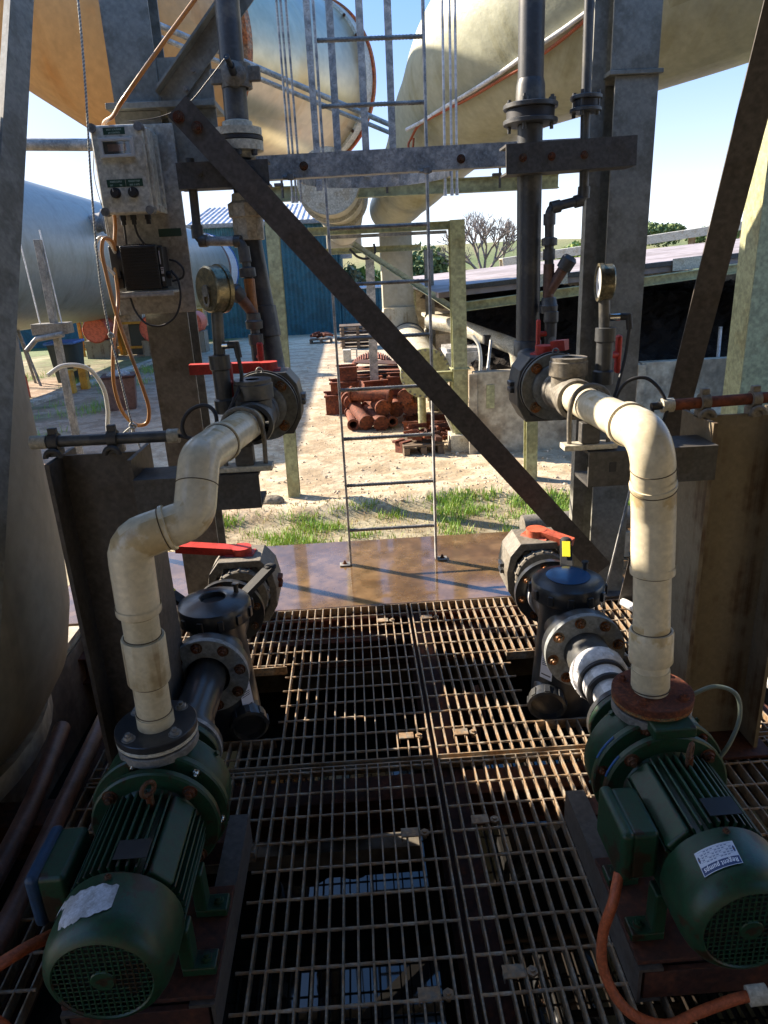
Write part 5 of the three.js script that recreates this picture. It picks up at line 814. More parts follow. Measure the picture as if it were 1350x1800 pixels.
{
  let t = thing('floor_pipe', 'large grey pipe lying beyond the right column foot', 'pipe', [1.4, 0.1, -3.55]);
  part(t, 'pipe', rod([0.86, 0.205, -3.56], [2.3, 0.225, -3.62], 0.062, 28), M.dustyPvc);
  for (const x of [1.62, 1.72]) part(t, 'coupling', rod([x, 0.214, -3.592], [x + 0.07, 0.215, -3.594], 0.075, 28), M.greyPvc);
  part(t, 'support', rbox2(1.35, 1.45, 0.002, 0.15, -3.62, -3.52, 0.004), M.concrete);
  part(t, 'support', rbox2(2.0, 2.1, 0.002, 0.155, -3.66, -3.56, 0.004), M.concrete);
  t = thing('flanged_pipe', 'white pipe with a black flange behind the right short post', 'pipe', [1.8, 0.3, -3.75]);
  part(t, 'pipe', rod([1.60, 0.46, -3.80], [1.80, 0.455, -3.78], 0.06, 24), M.whitePvc);
  part(t, 'flange', rod([1.80, 0.455, -3.78], [1.835, 0.455, -3.777], 0.10, 30), M.blackPvc);
  part(t, 'flange', rod([1.845, 0.455, -3.776], [1.88, 0.455, -3.773], 0.10, 30), M.blackPvc);
  part(t, 'stand', rod([1.70, 0.0, -3.79], [1.70, 0.41, -3.79], 0.03, 16), M.rustDark);
  solo('white_pipe', 'thin white pipe slanting on the floor behind the right short post, upper one', 'pipe', [rod([1.28, 0.10, -3.0], [1.62, 0.03, -2.45], 0.018, 16), rod([1.40, 0.077, -2.80], [1.43, 0.07, -2.75], 0.023, 16)], M.whitePvc);
  solo('white_pipe', 'thin white pipe slanting on the floor behind the right short post, lower one', 'pipe', rod([1.20, 0.03, -2.95], [1.50, 0.03, -2.2], 0.02, 16), M.whitePvc);
  solo('steel_rod', 'thin bright steel rod leaning against the right column foot', 'rod', rod([1.235, 0.75, -2.98], [1.09, 0.02, -2.93], 0.005, 8), M.galv);
}

// unseen deck, right tank and wall, added to keep the sky off the pumps
{
  const t = thing('added_deck', 'unseen steel deck added above the pumps to block sky light', 'deck', [0.2, 2.7, -0.6]);
  for (let k = 0; k < 5; k++) part(t, 'added_deck_plate', rbox2(-1.7, 2.3, 2.80, 2.81, -2.15 + k * 1.06, -1.096 + k * 1.06, 0.002), M.bracket);
  for (const x of [-1.6, 0.2, 2.2]) part(t, 'added_joist', section(hShape(0.1, 0.18, 0.01, 0.008), [x, 2.705, -2.15], [x, 2.705, 3.1], [1, 0, 0]), M.bracket);
  for (const x of [-1.6, 2.2]) for (const z of [-0.4, 2.0]) part(t, 'post', rbox2(x - 0.06, x + 0.06, -0.006, 2.61, z - 0.06, z + 0.06, 0.004), M.column);
  const tk = thing('round_tank', 'unseen round tank added beyond the right edge to block sky light', 'tank', [2.85, 0, -0.75]); part(tk, 'shell', lathe([[0.001, 0.06], [0.72, 0.06], [0.86, 0.12], [0.95, 0.26], [0.99, 0.44], [1.0, 0.6], [1.0, 2.5], [0.97, 2.55], [0.001, 2.6]], [2.85, 0, -0.75], [0, 1, 0], 64), M.tankWall); part(tk, 'plinth', rod([2.85, -0.006, -0.75], [2.85, 0.075, -0.75], 0.85, 48), M.concrete);  // unseen tank, added to shut out sky light from the right
  solo('added_rear_wall', 'unseen dark wall added behind the viewer to block sky light', 'wall', rbox2(-3.2, 3.6, -0.05, 2.6, 2.2, 2.35, 0.01), M.pitWall);  // unseen wall, added to shut out light from behind the camera
}

solo('cross_conduit', 'level galvanised pipe seen between the left brace and the control box', 'pipe', rod([-2.2, 2.33, -4.5], [-1.30, 2.29, -4.5], 0.032, 16), M.galvDull);
{
  const t = thing('sample_stand', 'pale sampling stand with two thin lines left of the rope', 'stand', [-1.62, -0.03, -4.2]);
  part(t, 'post', rbox2(-1.70, -1.665, -0.03, 1.80, -4.22, -4.18, 0.003), M.galvDull);
  part(t, 'shelf', rbox2(-1.80, -1.60, 1.30, 1.36, -4.26, -4.16, 0.004), M.dustyPvc);
  part(t, 'tap', [rod([-1.78, 1.28, -4.16], [-1.62, 1.30, -4.14], 0.016, 12), rod([-1.78, 1.28, -4.16], [-1.84, 1.22, -4.14], 0.014, 12)], M.galvDull);
  for (const x of [-1.76, -1.64]) part(t, 'line', rod([x, 1.36, -4.2], [x - 0.03, 1.85, -4.22], 0.004, 6), M.whitePvc);
}

solo('floor_hose', 'brown hose lying on the floor along the foot of the left tank, inner one', 'hose', tube([[-1.02, 0.03, -2.3], [-1.0, 0.03, -1.8], [-0.985, 0.03, -1.4], [-1.0, 0.03, -0.9], [-1.03, 0.03, -0.5]], 0.028, 50, 12), M.brownPvc);
solo('floor_hose', 'brown hose lying on the floor along the foot of the left tank, outer one', 'hose', tube([[-1.16, 0.03, -2.25], [-1.10, 0.03, -1.8], [-1.09, 0.03, -1.3], [-1.12, 0.03, -0.8], [-1.15, 0.03, -0.5]], 0.03, 50, 12), M.brownPvc);

// ================================================================ large drum and ducts overhead
mat('drumSteel', { color: [0.72, 0.64, 0.48], rough: 0.3, metal: 0.7, map: T.frpDrum, bump: bumpCoarse, bs: 0.0015, tile: 2.2 });
{
  const P0 = V(-0.317, 3.356, -8.37), P1 = V(-1.325, 3.255, -6.54), ax = P1.clone().sub(P0), L = ax.length(), at = (f) => P0.clone().addScaledVector(ax, f), R = 0.74;
  const t = thing('duct_drum', 'large glossy yellowish metal drum overhead with bolted flange rings', 'duct', [P0.x, P0.y - R, P0.z]);
  part(t, 'far_section', lathe([[0.001, 0.002 * L], [R - 0.02, 0.002 * L], [R, 0.02 * L], [R, 0.985 * L]], P0, ax, 96), M.drumSteel);
  part(t, 'near_section', loft([[...at(1.0).toArray(), R], [...at(1.12).toArray(), R], [-1.72, 3.42, -6.16, R], [-2.05, 3.66, -6.13, R + 0.01], [-2.7, 4.1, -6.15, R + 0.02], [-3.6, 4.7, -6.2, R + 0.02]], 60, 64), M.frpBell, 'orange brown streaked near section');
  { const rg = part(t, 'flange_ring', lathe([[R - 0.01, -0.04], [R + 0.045, -0.04], [R + 0.045, -0.005], [R + 0.052, 0], [R + 0.052, 0.035], [R - 0.01, 0.038]], at(1), ax, 96), M.drumRing); boltsOn(rg, at(1).addScaledVector(ax.clone().normalize(), -0.04), ax.clone().negate(), R + 0.026, 28, 0.012, 0.012, M.boltRust); }
  part(t, 'end_ring', lathe([[R - 0.02, 0], [R + 0.045, 0], [R + 0.045, 0.04], [R, 0.045]], at(0).addScaledVector(ax.clone().normalize(), -0.03), ax, 96), M.ringOrange, 'orange rusty end ring');
  const wr = part(t, 'end_band', lathe([[R, 0], [R + 0.025, 0.004], [R + 0.025, 0.13], [R, 0.135]], at(0.006), ax, 96), M.creamFlange); boltsOn(wr, at(0.006).addScaledVector(ax.clone().normalize(), 0.135), ax, R + 0.012, 22, 0.012, 0.008, M.boltRust);
  // right duct
  const d = thing('curved_duct', 'huge cream fibreglass duct sweeping down from the upper right', 'duct', [0.9, 1.9, -5.2]);
  part(d, 'bend', loft([[0.47, 2.12, -8.1, 0.215], [0.48, 2.12, -7.2, 0.215], [0.50, 2.14, -6.5, 0.22], [0.60, 2.30, -5.95, 0.29], [0.76, 2.53, -5.5, 0.385], [0.97, 2.745, -4.9, 0.49], [1.34, 2.87, -4.27, 0.555], [1.80, 2.97, -3.80, 0.58], [2.5, 3.1, -3.3, 0.59]], 90, 56), M.frpDuct);
  // smaller duct on the left
  const s = thing('small_duct', 'small cream duct resting on the pale green rack, left one', 'duct', [-0.05, 1.9, -6.1]);
  part(s, 'end_cap', disc([-0.10, 2.10, -4.965], [0, 0, 1], 0.2, 0.012, 40), M.creamFlange);
  part(s, 'pipe', loft([[-0.10, 2.10, -4.95, 0.2], [-0.08, 2.09, -5.5, 0.2], [-0.05, 2.095, -6.1, 0.205], [-0.04, 2.04, -7.5, 0.205], [-0.04, 2.02, -9.5, 0.205]], 40, 40), M.ductGrey);
  for (const [x, y, z, r] of [[-0.09, 2.09, -5.3, 0.205], [-0.05, 2.095, -6.1, 0.215]]) part(s, 'flange', lathe([[r - 0.02, 0], [r + 0.02, 0], [r + 0.02, 0.03], [r - 0.02, 0.03]], [x, y, z], [0.05, -0.15, -1], 40), M.creamFlange);
  solo('end_duct', 'pale duct box closing the far ends of the small ducts', 'duct', [rbox2(-0.26, 0.18, 1.75, 2.24, -9.95, -9.45, 0.02)], M.ductGrey);
}
// conduits across the drum
solo('sloping_conduit', 'upper of two galvanised conduits sloping down across the drum', 'conduit', rod([-1.125, 3.071, -5.226], [0.479, 2.582, -6.277], 0.019, 12), M.galv);
solo('sloping_conduit', 'lower of two galvanised conduits sloping down across the drum', 'conduit', rod([-1.129, 3.001, -5.205], [0.46, 2.53, -6.26], 0.016, 12), M.galv);
{
  const t = thing('cable_run', 'white conduit with an orange cable clipped along the cream duct', 'cable', [0.9, 2.4, -4.3]);
  part(t, 'conduit', tube([[0.435, 2.411, -5.199], [0.522, 2.417, -4.944], [0.615, 2.437, -4.693], [0.741, 2.468, -4.435], [0.854, 2.502, -4.21], [0.951, 2.539, -3.998], [1.071, 2.586, -3.83], [1.182, 2.64, -3.687], [1.234, 2.667, -3.62], [1.45, 2.76, -3.4]], 0.012, 60, 10), M.whitePvc);
  part(t, 'orange_cable', tube([[0.461, 2.356, -5.222], [0.495, 2.403, -5.046], [0.602, 2.42, -4.73], [0.745, 2.445, -4.459], [0.859, 2.475, -4.233], [0.924, 2.489, -4.098], [1.001, 2.515, -3.966], [1.078, 2.554, -3.851], [1.184, 2.619, -3.69], [1.236, 2.647, -3.624], [1.45, 2.74, -3.4]], 0.0085, 80, 8), M.orangeCable);
  part(t, 'cable_tail', tube([[0.461, 2.356, -5.222], [0.445, 2.33, -5.22], [0.448, 2.29, -5.21], [0.468, 2.30, -5.20], [0.478, 2.36, -5.19]], 0.0075, 30, 8), M.orangeCable);
}
solo('duct_step', 'pale landing plate resting on the cream duct at the top', 'platform', [rbox2(1.0, 1.22, 2.82, 2.835, -4.05, -3.45, 0.003), rbox2(0.99, 1.0, 2.82, 2.90, -4.05, -3.45, 0.002)], M.creamFlange);

// ================================================================ pale green pipe racks
{
  let t = thing('pipe_rack', 'nearest pale green pipe rack beyond the ladder', 'rack', [0.4, -0.03, -5.05]);
  part(t, 'post', section(hShape(0.085, 0.085, 0.007, 0.006), [-0.505, -0.03, -5.02], [-0.485, 2.0, -5.02], [1, 0, 0]), M.paleGreen);
  part(t, 'post', section(hShape(0.085, 0.085, 0.007, 0.006), [1.285, -0.03, -5.1], [1.262, 2.0, -5.1], [1, 0, 0]), M.paleGreen);
  part(t, 'beam', section(hShape(0.06, 0.09, 0.007, 0.006), [-0.60, 2.047, -5.08], [1.42, 2.05, -5.08], [0, 0, 1]), M.paleGreen);
  for (const x of [-0.47, 1.15, 1.19]) for (const y of [2.025, 2.065]) part(t, 'bolt', hex([x, y, -5.077], [0, 0, 1], 0.011, 0.008), M.paleGreen);
  for (const [x, w] of [[-0.14, 0.30], [0.50, 0.36]]) part(t, 'saddle', [rbox2(x - w / 2, x + w / 2, 2.093, 2.115, -5.13, -5.03, 0.003), rbox2(x - w / 2, x - w / 2 + 0.05, 2.11, 2.20, -5.10, -5.06, 0.003), rbox2(x + w / 2 - 0.05, x + w / 2, 2.11, 2.20, -5.10, -5.06, 0.003)], M.galvDull);
  for (const x of [-0.40, 0.28, 1.02]) part(t, 'hanger', [rod([x, 2.02, -5.03], [x, 2.24, -5.03], 0.008, 8), rbx(0.06, 0.018, 0.03, 0.003, x - 0.02, 2.10, -5.03)], M.bracket);
  t = thing('pipe_rack', 'second pale green pipe rack with a stout post on a concrete footing', 'rack', [0.9, -0.03, -6.1]);
  part(t, 'post', section(hShape(0.12, 0.12, 0.009, 0.007), [0.905, 0.13, -6.1], [0.885, 1.89, -6.1], [1, 0, 0]), M.paleGreen);
  part(t, 'footing', rbox2(0.80, 0.99, -0.06, 0.14, -6.2, -6.0, 0.01), M.creamFlange);
  part(t, 'beam', section(hShape(0.06, 0.062, 0.006, 0.005), [-0.31, 1.852, -6.08], [0.82, 1.852, -6.08], [0, 0, 1]), M.paleGreen);
  part(t, 'under_strip', rbox2(-0.14, 0.80, 1.79, 1.815, -6.07, -6.05, 0.002), M.galvDull);
  part(t, 'low_arm', section(hShape(0.06, 0.09, 0.006, 0.005), [0.60, 0.64, -6.12], [0.84, 0.64, -6.12], [0, 0, 1]), M.paleGreen);
  part(t, 'collar_plate', rbox2(0.82, 0.985, 0.70, 0.712, -6.18, -6.03, 0.002), M.paleGreen);
  part(t, 'short_strut', rod([0.66, 0.60, -6.14], [0.86, 0.10, -6.12], 0.014, 8), M.creamFlange);
  part(t, 'diagonal', section(lShape(0.05, 0.05, 0.005), [0.05, 1.76, -7.4], [0.93, 1.13, -6.2], [0.3, 0.8, 0]), M.paleGreen);
  t = thing('pipe_rack', 'third pale green pipe rack in front of the upright grey duct', 'rack', [0.25, -0.03, -7.9]);
  part(t, 'beam', section(hShape(0.06, 0.06, 0.006, 0.005), [-0.24, 1.725, -7.8], [0.76, 1.725, -7.8], [0, 0, 1]), M.paleGreen);
  part(t, 'post', section(hShape(0.09, 0.09, 0.007, 0.006), [0.205, -0.03, -7.9], [0.225, 1.70, -7.9], [1, 0, 0]), M.galv);
  part(t, 'post', section(hShape(0.09, 0.09, 0.007, 0.006), [0.865, -0.03, -7.9], [0.845, 1.70, -7.9], [1, 0, 0]), M.column);
  part(t, 'looped_cable', tube([[0.02, 1.74, -7.74], [0.10, 1.66, -7.73], [0.20, 1.64, -7.73], [0.28, 1.70, -7.73], [0.27, 1.78, -7.74]], 0.012, 30, 8), M.rubber);
}
// upright duct, flare and round manifold
{
  const t = thing('upright_duct', 'upright grey duct flaring into a rust stained hood', 'duct', [0.52, 0.8, -8.1]);
  part(t, 'duct', (() => { const s = new THREE.Shape([[-0.165, -0.165], [0.165, -0.165], [0.165, 0.165], [-0.165, 0.165]].map((p) => new THREE.Vector2(...p))); return new THREE.ExtrudeGeometry(s, { depth: 0.95, bevelEnabled: false }).rotateX(-Math.PI / 2).translate(0.515, 1.12, -8.1); })(), M.ductGrey);
  const hood = new THREE.CylinderGeometry(0.235, 0.33, 0.34, 4, 1).rotateY(Math.PI / 4).translate(0.52, 0.96, -8.06); part(t, 'hood', hood.toNonIndexed(), M.pvcStain, 'rust stained flaring hood');
  const m = thing('round_manifold', 'white round manifold with a green bolted end plate', 'duct', [0.62, 0.4, -7.3]);
  part(m, 'pipe', rod([0.585, 0.80, -8.15], [0.652, 0.605, -6.62], 0.205, 48), M.creamFlange);
  part(m, 'joint_band', rod([0.598, 0.765, -7.88], [0.600, 0.76, -7.85], 0.21, 48), M.rubber);
  const D = V(0.067, -0.195, 1.53).normalize(), e = V(0.652, 0.605, -6.62); const ep = part(m, 'end_plate', disc(e, D, 0.235, 0.03, 48), M.paleGreen); boltsOn(ep, e.clone().addScaledVector(D, 0.03), D, 0.22, 26, 0.009, 0.008, M.galvDull);
  part(m, 'lug', rbx(0.05, 0.05, 0.05, 0.006, 0.655, 0.55, -6.56), M.paleGreen);
  part(m, 'leg', rod([0.61, -0.03, -7.6], [0.61, 0.58, -7.6], 0.04, 16), M.paleGreen);
  part(m, 'leg', rod([0.64, -0.03, -6.9], [0.64, 0.45, -6.9], 0.04, 16), M.paleGreen);
}
// white ribbed header and hose arm behind the second rack
{
  const t = thing('ribbed_header', 'white ribbed header beside the round manifold', 'duct', [1.0, 0.55, -6.9]);
  part(t, 'box', rbox2(0.86, 1.20, 0.62, 0.76, -7.25, -6.75, 0.01), M.whitePvc);
  for (let k = 0; k < 6; k++) part(t, 'rib', rod([0.86 + 0.02, 0.775, -6.80 - k * 0.075], [1.19, 0.775, -6.80 - k * 0.075], 0.022, 12), M.whitePvc);
  part(t, 'leg', rbox2(0.93, 1.0, -0.03, 0.62, -7.0, -6.93, 0.004), M.paleGreen);
  const u = thing('bent_pipe', 'white pipe arm bending down over the concrete wall', 'pipe', [1.3, 0.6, -6.8]);
  part(u, 'pipe', pipe([[0.80, 1.0, -7.5], [1.05, 0.96, -7.2], [1.50, 0.80, -6.55], [1.52, 0.55, -6.5]], 0.075, 0.1, 24), M.creamFlange);
  part(u, 'hose', tube([[1.05, 0.95, -6.3], [1.09, 0.88, -6.25], [1.10, 0.78, -6.2], [1.095, 0.66, -6.18]], 0.016, 30, 10), M.clearHose);
  part(u, 'prop', rod([1.15, 0.64, -6.15], [1.22, 0.90, -6.35], 0.014, 8), M.galv);
  part(u, 'clamp', rbx(0.09, 0.09, 0.09, 0.02, 1.27, 0.86, -6.78), M.rubber);
  solo('step_frame', 'pale machine frame behind the second rack post', 'frame', [rbox2(0.82, 1.4, 0.98, 1.02, -8.6, -8.2, 0.01), rbox2(0.82, 1.35, 0.82, 0.86, -8.3, -7.9, 0.01), rbox2(0.85, 0.9, -0.03, 0.98, -8.5, -8.45, 0.004), rbox2(1.3, 1.35, -0.03, 0.98, -8.5, -8.45, 0.004)], M.creamFlange);
}
// ================================================================ covered bark bay with concrete wall
{
  const t = thing('concrete_wall', 'low concrete panel wall in front of the bark heap', 'wall', [2.8, -0.05, -5.97]);
  const xs = [0.985, 2.42, 3.86, 5.3, 6.8]; for (let i = 0; i + 1 < xs.length; i++) part(t, 'panel', rbox2(xs[i] + 0.006, xs[i + 1] - 0.006, -0.05, 0.69 + 0.006 * i, -6.02, -5.93, 0.006), M.concrete);
  for (const x of xs.slice(0, 4)) part(t, 'joint_strip', rbox2(x - 0.035, x + 0.035, -0.05, 0.68, -5.928, -5.905, 0.004), M.concrete);
  part(t, 'patch_plate', rbox2(1.10, 1.17, 0.38, 0.58, -5.929, -5.924, 0.001), M.paleGreen);
  part(t, 'painted_number', [new THREE.TorusGeometry(0.032, 0.008, 6, 16, 4.2).rotateZ(-2.0).scale(1, 1, 0.15).translate(1.385, 0.655, -5.928), new THREE.TorusGeometry(0.036, 0.008, 6, 16, 4.2).rotateZ(-2.2).scale(1, 1, 0.15).translate(1.385, 0.59, -5.928)], M.orangeCable, 'faded orange painted number 3');
  part(t, 'cleat', rbox2(2.12, 2.20, 0.25, 0.27, -5.929, -5.91, 0.002), M.galvDull);
  const g = new THREE.PlaneGeometry(6.4, 5.6, 128, 112).rotateX(-Math.PI / 2).translate(4.3, 0, -8.84), p = g.attributes.position;
  for (let i = 0; i < p.count; i++) { const x = p.getX(i), z = p.getZ(i); p.setY(i, 0.48 + 0.5 * smooth(-6.2, -8.6, z) + 0.28 * (fb(x * 1.1, z * 1.1) - 0.4) + 0.07 * fb(x * 7, z * 7) + 0.05 * hash2(Math.floor(x * 30), Math.floor(z * 30))); } g.computeVertexNormals();
  structure('bark_heap', g, M.bark, 'stuff');
  const roofY = (x) => 1.285 + 0.062 * (x - 0.75);
  const r = thing('bay_cover', 'wide pinkish grey flat cover over the dark bark bay', 'cover', [3.4, 1.2, -9]);
  for (let k = 0; k < 6; k++) { const a = 0.75 + k * 1.1, b = a + 1.094, quad = (y) => { const sh = 0.30; return section([[0, -0.05], [0, 0], [6, 0.0], [6, -0.05]], [a, roofY(a), -6.25], [b, roofY(b), -6.25], [0.12 * 0, 0, -1]); }; part(r, 'cover_sheet', section([[0, -0.045], [6.2, -0.045], [6.2, 0], [0, 0]].map(([u, w]) => [u, -w]), [a, roofY(a), -6.25], [b, roofY(b), -6.25], [0, 0, -1]), M.coverTop); }
  part(r, 'dark_edge', section([[-0.02, -0.085], [0.05, -0.085], [0.05, -0.048], [-0.02, -0.048]].map(([u, w]) => [u, -w]), [0.85, roofY(0.85), -6.25], [7.3, roofY(7.3), -6.25], [0, 0, -1]), M.bracket);
  for (const [a, b] of [[1.45, 1.85], [2.75, 3.05]]) part(r, 'edge_flap', section([[-0.03, -0.10], [-0.025, -0.10], [-0.025, 0.0], [-0.03, 0.0]].map(([u, w]) => [u, -w]), [a, roofY(a), -6.25], [b, roofY(b), -6.25], [0, 0, -1]), M.creamFlange);
  part(r, 'front_beam', section(hShape(0.07, 0.075, 0.008, 0.006), [0.955, 1.212, -6.15], [6.9, 1.212 + 0.084 * 5.945, -6.15], [0, 0, 1]), M.paleGreen);
  part(r, 'support_post', rbox2(7.0, 7.15, -0.05, 1.5, -6.3, -6.15, 0.01), M.paleGreen);
  part(r, 'support_post', rbox2(0.95, 1.05, -0.05, 1.16, -11.9, -11.8, 0.01), M.paleGreen);
  solo('added_bay_wall', 'concrete back wall added to keep the bark bay dark under the cover', 'wall', [rbox2(0.9, 7.6, -0.05, 1.24, -12.2, -12.05, 0.01), rbox2(7.4, 7.55, -0.05, 1.24, -12.04, -6.4, 0.01)], M.concrete);  // walls added so the space under the cover stays dark
  solo('marker_rod', 'upright white plastic rod stuck in the bark heap', 'rod', rod([3.375, 0.45, -6.5], [3.365, 0.895, -6.5], 0.016, 10), M.whitePvc);
  solo('marker_rod', 'leaning white plastic rod stuck in the bark heap', 'rod', rod([3.475, 0.45, -6.5], [3.535, 0.905, -6.5], 0.016, 10), M.whitePvc);
  solo('cream_column', 'pale green column at the right picture edge behind the broad brace', 'column', [rbox2(2.56, 2.9, -0.04, 4.2, -4.75, -4.6, 0.004), rbox2(2.63, 2.83, -0.04, 4.2, -4.95, -4.752, 0.004)], M.paleGreen);
}
// long trough on posts, far right
{
  const t = thing('long_trough', 'long pale trough on posts behind the bay cover', 'trough', [5, 0, -15]);
  const tr = (x) => 1.56 + 0.098 * (x - 2.9);
  for (let k = 0; k < 3; k++) { const a = 2.9 + k * 2.1, b = a + 2.08; part(t, 'channel', section([[0, 0], [0.34, 0], [0.34, 0.15], [0.32, 0.15], [0.32, 0.02], [0.02, 0.02], [0.02, 0.15], [0, 0.15]].map(([u, w]) => [u, -w]), [a, tr(a), -14], [b, tr(b), -14], [0, 0, -1]), M.creamFlange); }
  for (const x of [3.15, 4.55, 5.3, 6.6, 7.6, 8.8]) part(t, 'post', rbox2(x - 0.05, x + 0.05, -0.04, tr(x) - 0.005, -14.25, -14.15, 0.004), M.postRust);
}
// ================================================================ sheds
function corrugated(x0, x1, y0, y1, z, pitch, amp, facing = 1) {        // upright sheet in the x-y plane with real ribs
  const n = Math.round((x1 - x0) / pitch) * 4, pos = [], idx = []; for (let i = 0; i <= n; i++) { const x = x0 + (x1 - x0) * i / n, zz = z + ((i % 4 === 1 || i % 4 === 2) ? amp : 0) * facing; pos.push(x, y0, zz, x, y1, zz); }
  for (let i = 0; i < n; i++) { const a = i * 2; idx.push(a, a + 2, a + 1, a + 1, a + 2, a + 3); } const g = new THREE.BufferGeometry(); g.setAttribute('position', new THREE.Float32BufferAttribute(pos, 3)); g.setIndex(idx); const h = g.toNonIndexed(); h.computeVertexNormals(); return h;
}
{
  let t = thing('teal_shed', 'teal corrugated shed with pale sloping roof beyond the sandy yard', 'shed', [-3.0, -0.97, -30]);
  part(t, 'front_wall', corrugated(-5.8, -0.32, -0.97, 3.07, -28, 0.168, 0.035), M.teal);
  part(t, 'side_wall', corrugated(-5, 5, 0, 4.0, 0, 0.168, 0.035).rotateY(Math.PI / 2).translate(-0.32, -0.97, -33.0), M.teal);
  part(t, 'corner_trim', rbox2(-0.345, -0.26, -0.97, 3.09, -28.05, -27.94, 0.006), M.teal);
  part(t, 'gutter', rbox2(-5.8, -0.7, 3.05, 3.2, -28, -27.8, 0.015), M.galvDull);
  part(t, 'roof', corrugated(-5.85, -0.7, 0, 5.2, 0, 0.21, 0.04).rotateX(-Math.PI / 2 + 0.18).translate(0, 3.17, -27.84), M.roofSheet);
  part(t, 'vent_pipe', rod([-0.08, 1.79, -27.9], [-0.08, 2.08, -27.9], 0.22, 20), M.galvDull);
  t = thing('lean_to', 'low dark teal lean-to joined to the right of the teal shed', 'shed', [0.4, -0.97, -29]);
  part(t, 'front_wall', corrugated(-0.25, 1.2, -0.97, 0.69, -27.9, 0.168, 0.035), M.teal);
  part(t, 'roof', rbox2(-0.25, 1.28, 0.695, 0.75, -30.7, -27.8, 0.008), M.roofSheet);
  t = thing('machinery_shed', 'dark open machinery shed under the blue grey tank', 'shed', [-12, -0.05, -28]);
  part(t, 'back_wall', rbox2(-22, -6.0, -1.1, 2.9, -28.4, -28.2, 0.01), M.teal);
  part(t, 'roof', rbox2(-22.2, -6.0, 2.9, 3.0, -28.5, -27.4, 0.01), M.roofSheet);
  for (const x of [-18, -14, -10, -8]) part(t, 'post', rbox2(x - 0.05, x + 0.05, -1.0, 2.9, -27.6, -27.5, 0.005), M.yellow);
}
// ================================================================ blue grey tank and things below it
{
  const A = V(-5.51, 2.08, -8.6), B = V(-4.96, 1.63, -26.0), ax = B.clone().sub(A), L = ax.length(), R = 1.16;
  const t = thing('horizontal_tank', 'long blue grey horizontal tank with stains behind the rope', 'tank', [A.x, A.y - R, (A.z + B.z) / 2]);
  part(t, 'shell', lathe([[0.001, -0.12], [R * 0.7, -0.09], [R * 0.95, -0.02], [R, 0.05], [R, L - 1.3]], A, ax, 72), M.blueTank);
  part(t, 'end_section', lathe([[R, 0], [R, 1.16], [R * 0.96, 1.28], [R * 0.6, 1.4], [0.001, 1.43]], A.clone().addScaledVector(ax, (L - 1.28) / L), ax, 72), M.whitePvc, 'whiter end section');
  part(t, 'end_band', lathe([[R, 0], [R + 0.03, 0.003], [R + 0.03, 0.07], [R, 0.073]], A.clone().addScaledVector(ax, (L - 0.17) / L), ax, 72), M.blue, 'blue end band');
  part(t, 'girth_band', lathe([[R, 0], [R + 0.02, 0.003], [R + 0.02, 0.13], [R, 0.133]], A.clone().addScaledVector(ax, (L - 1.6) / L), ax, 72), M.brownPvc, 'dark red band');
  for (const f of [0.45, 0.85]) part(t, 'support', [box2(-5.9, -4.6, -0.04, 1.1, A.z + ax.z * f - 0.15, A.z + ax.z * f + 0.15)], M.concrete);
  part(t, 'nozzle', [rod([-4.34, 2.45, -13.3], [-4.15, 2.48, -13.28], 0.15, 20), rod([-4.15, 2.48, -13.28], [-4.10, 2.48, -13.28], 0.2, 20), rod([-4.10, 2.48, -13.28], [-3.92, 2.45, -13.2], 0.07, 12), new THREE.TorusGeometry(0.13, 0.017, 8, 18).rotateY(1.2).translate(-3.97, 2.53, -13.25)], M.galvDull);
  // machine frames under the tank
  const fr = (label, x0, x1, y1, z) => { const f = thing('yellow_frame', label, 'frame', [(x0 + x1) / 2, -0.04, z], 'yellow guard frames below the tank'); for (const x of [x0, x1]) part(f, 'upright', rbox2(x - 0.03, x + 0.03, -0.03, y1, z - 0.03, z + 0.03, 0.004), M.yellow); part(f, 'top_bar', rbox2(x0 - 0.03, x1 + 0.03, y1, y1 + 0.05, z - 0.03, z + 0.03, 0.004), M.yellow); part(f, 'bottom_bar', rbox2(x0 + 0.03, x1 - 0.03, 0.12, 0.17, z - 0.025, z + 0.025, 0.004), M.yellow); };
  fr('tall yellow guard frame below the tank behind the black bin', -5.75, -4.95, 0.8, -15.6); fr('low yellow guard frame around the dark cabinet', -4.85, -4.1, 0.62, -15.5); fr('yellow guard frame right of the left column', -3.75, -3.2, 0.8, -15.8);
  const hop = (label, x, y, z, r) => { const h = thing('red_drum', label, 'drum', [x, -0.04, z]); part(h, 'drum', lathe([[0.001, 0], [r, 0.01], [r, 0.5], [r * 0.93, 0.54], [r * 0.9, 0.52], [0.001, 0.52]], [x, y, z - 0.3], [0, 0, 1], 28), M.orangeRed); part(h, 'cradle', [rbox2(x - r, x + r, -0.03, y - r * 0.8, z - 0.2, z + 0.2, 0.01)], M.postRust); };
  hop('red drum end visible below the tank left of the rope', -5.25, 0.56, -15.3, 0.26); hop('red drum end visible below the tank beside the left column', -4.05, 0.54, -15.2, 0.28); hop('small red drum end right of the left column', -3.30, 0.6, -15.4, 0.22);
  solo('dark_cabinet', 'dark cabinet with pale panel below the tank', 'cabinet', [rbox2(-4.72, -4.22, -0.04, 0.62, -15.9, -15.55, 0.02)], M.wheelie);
}
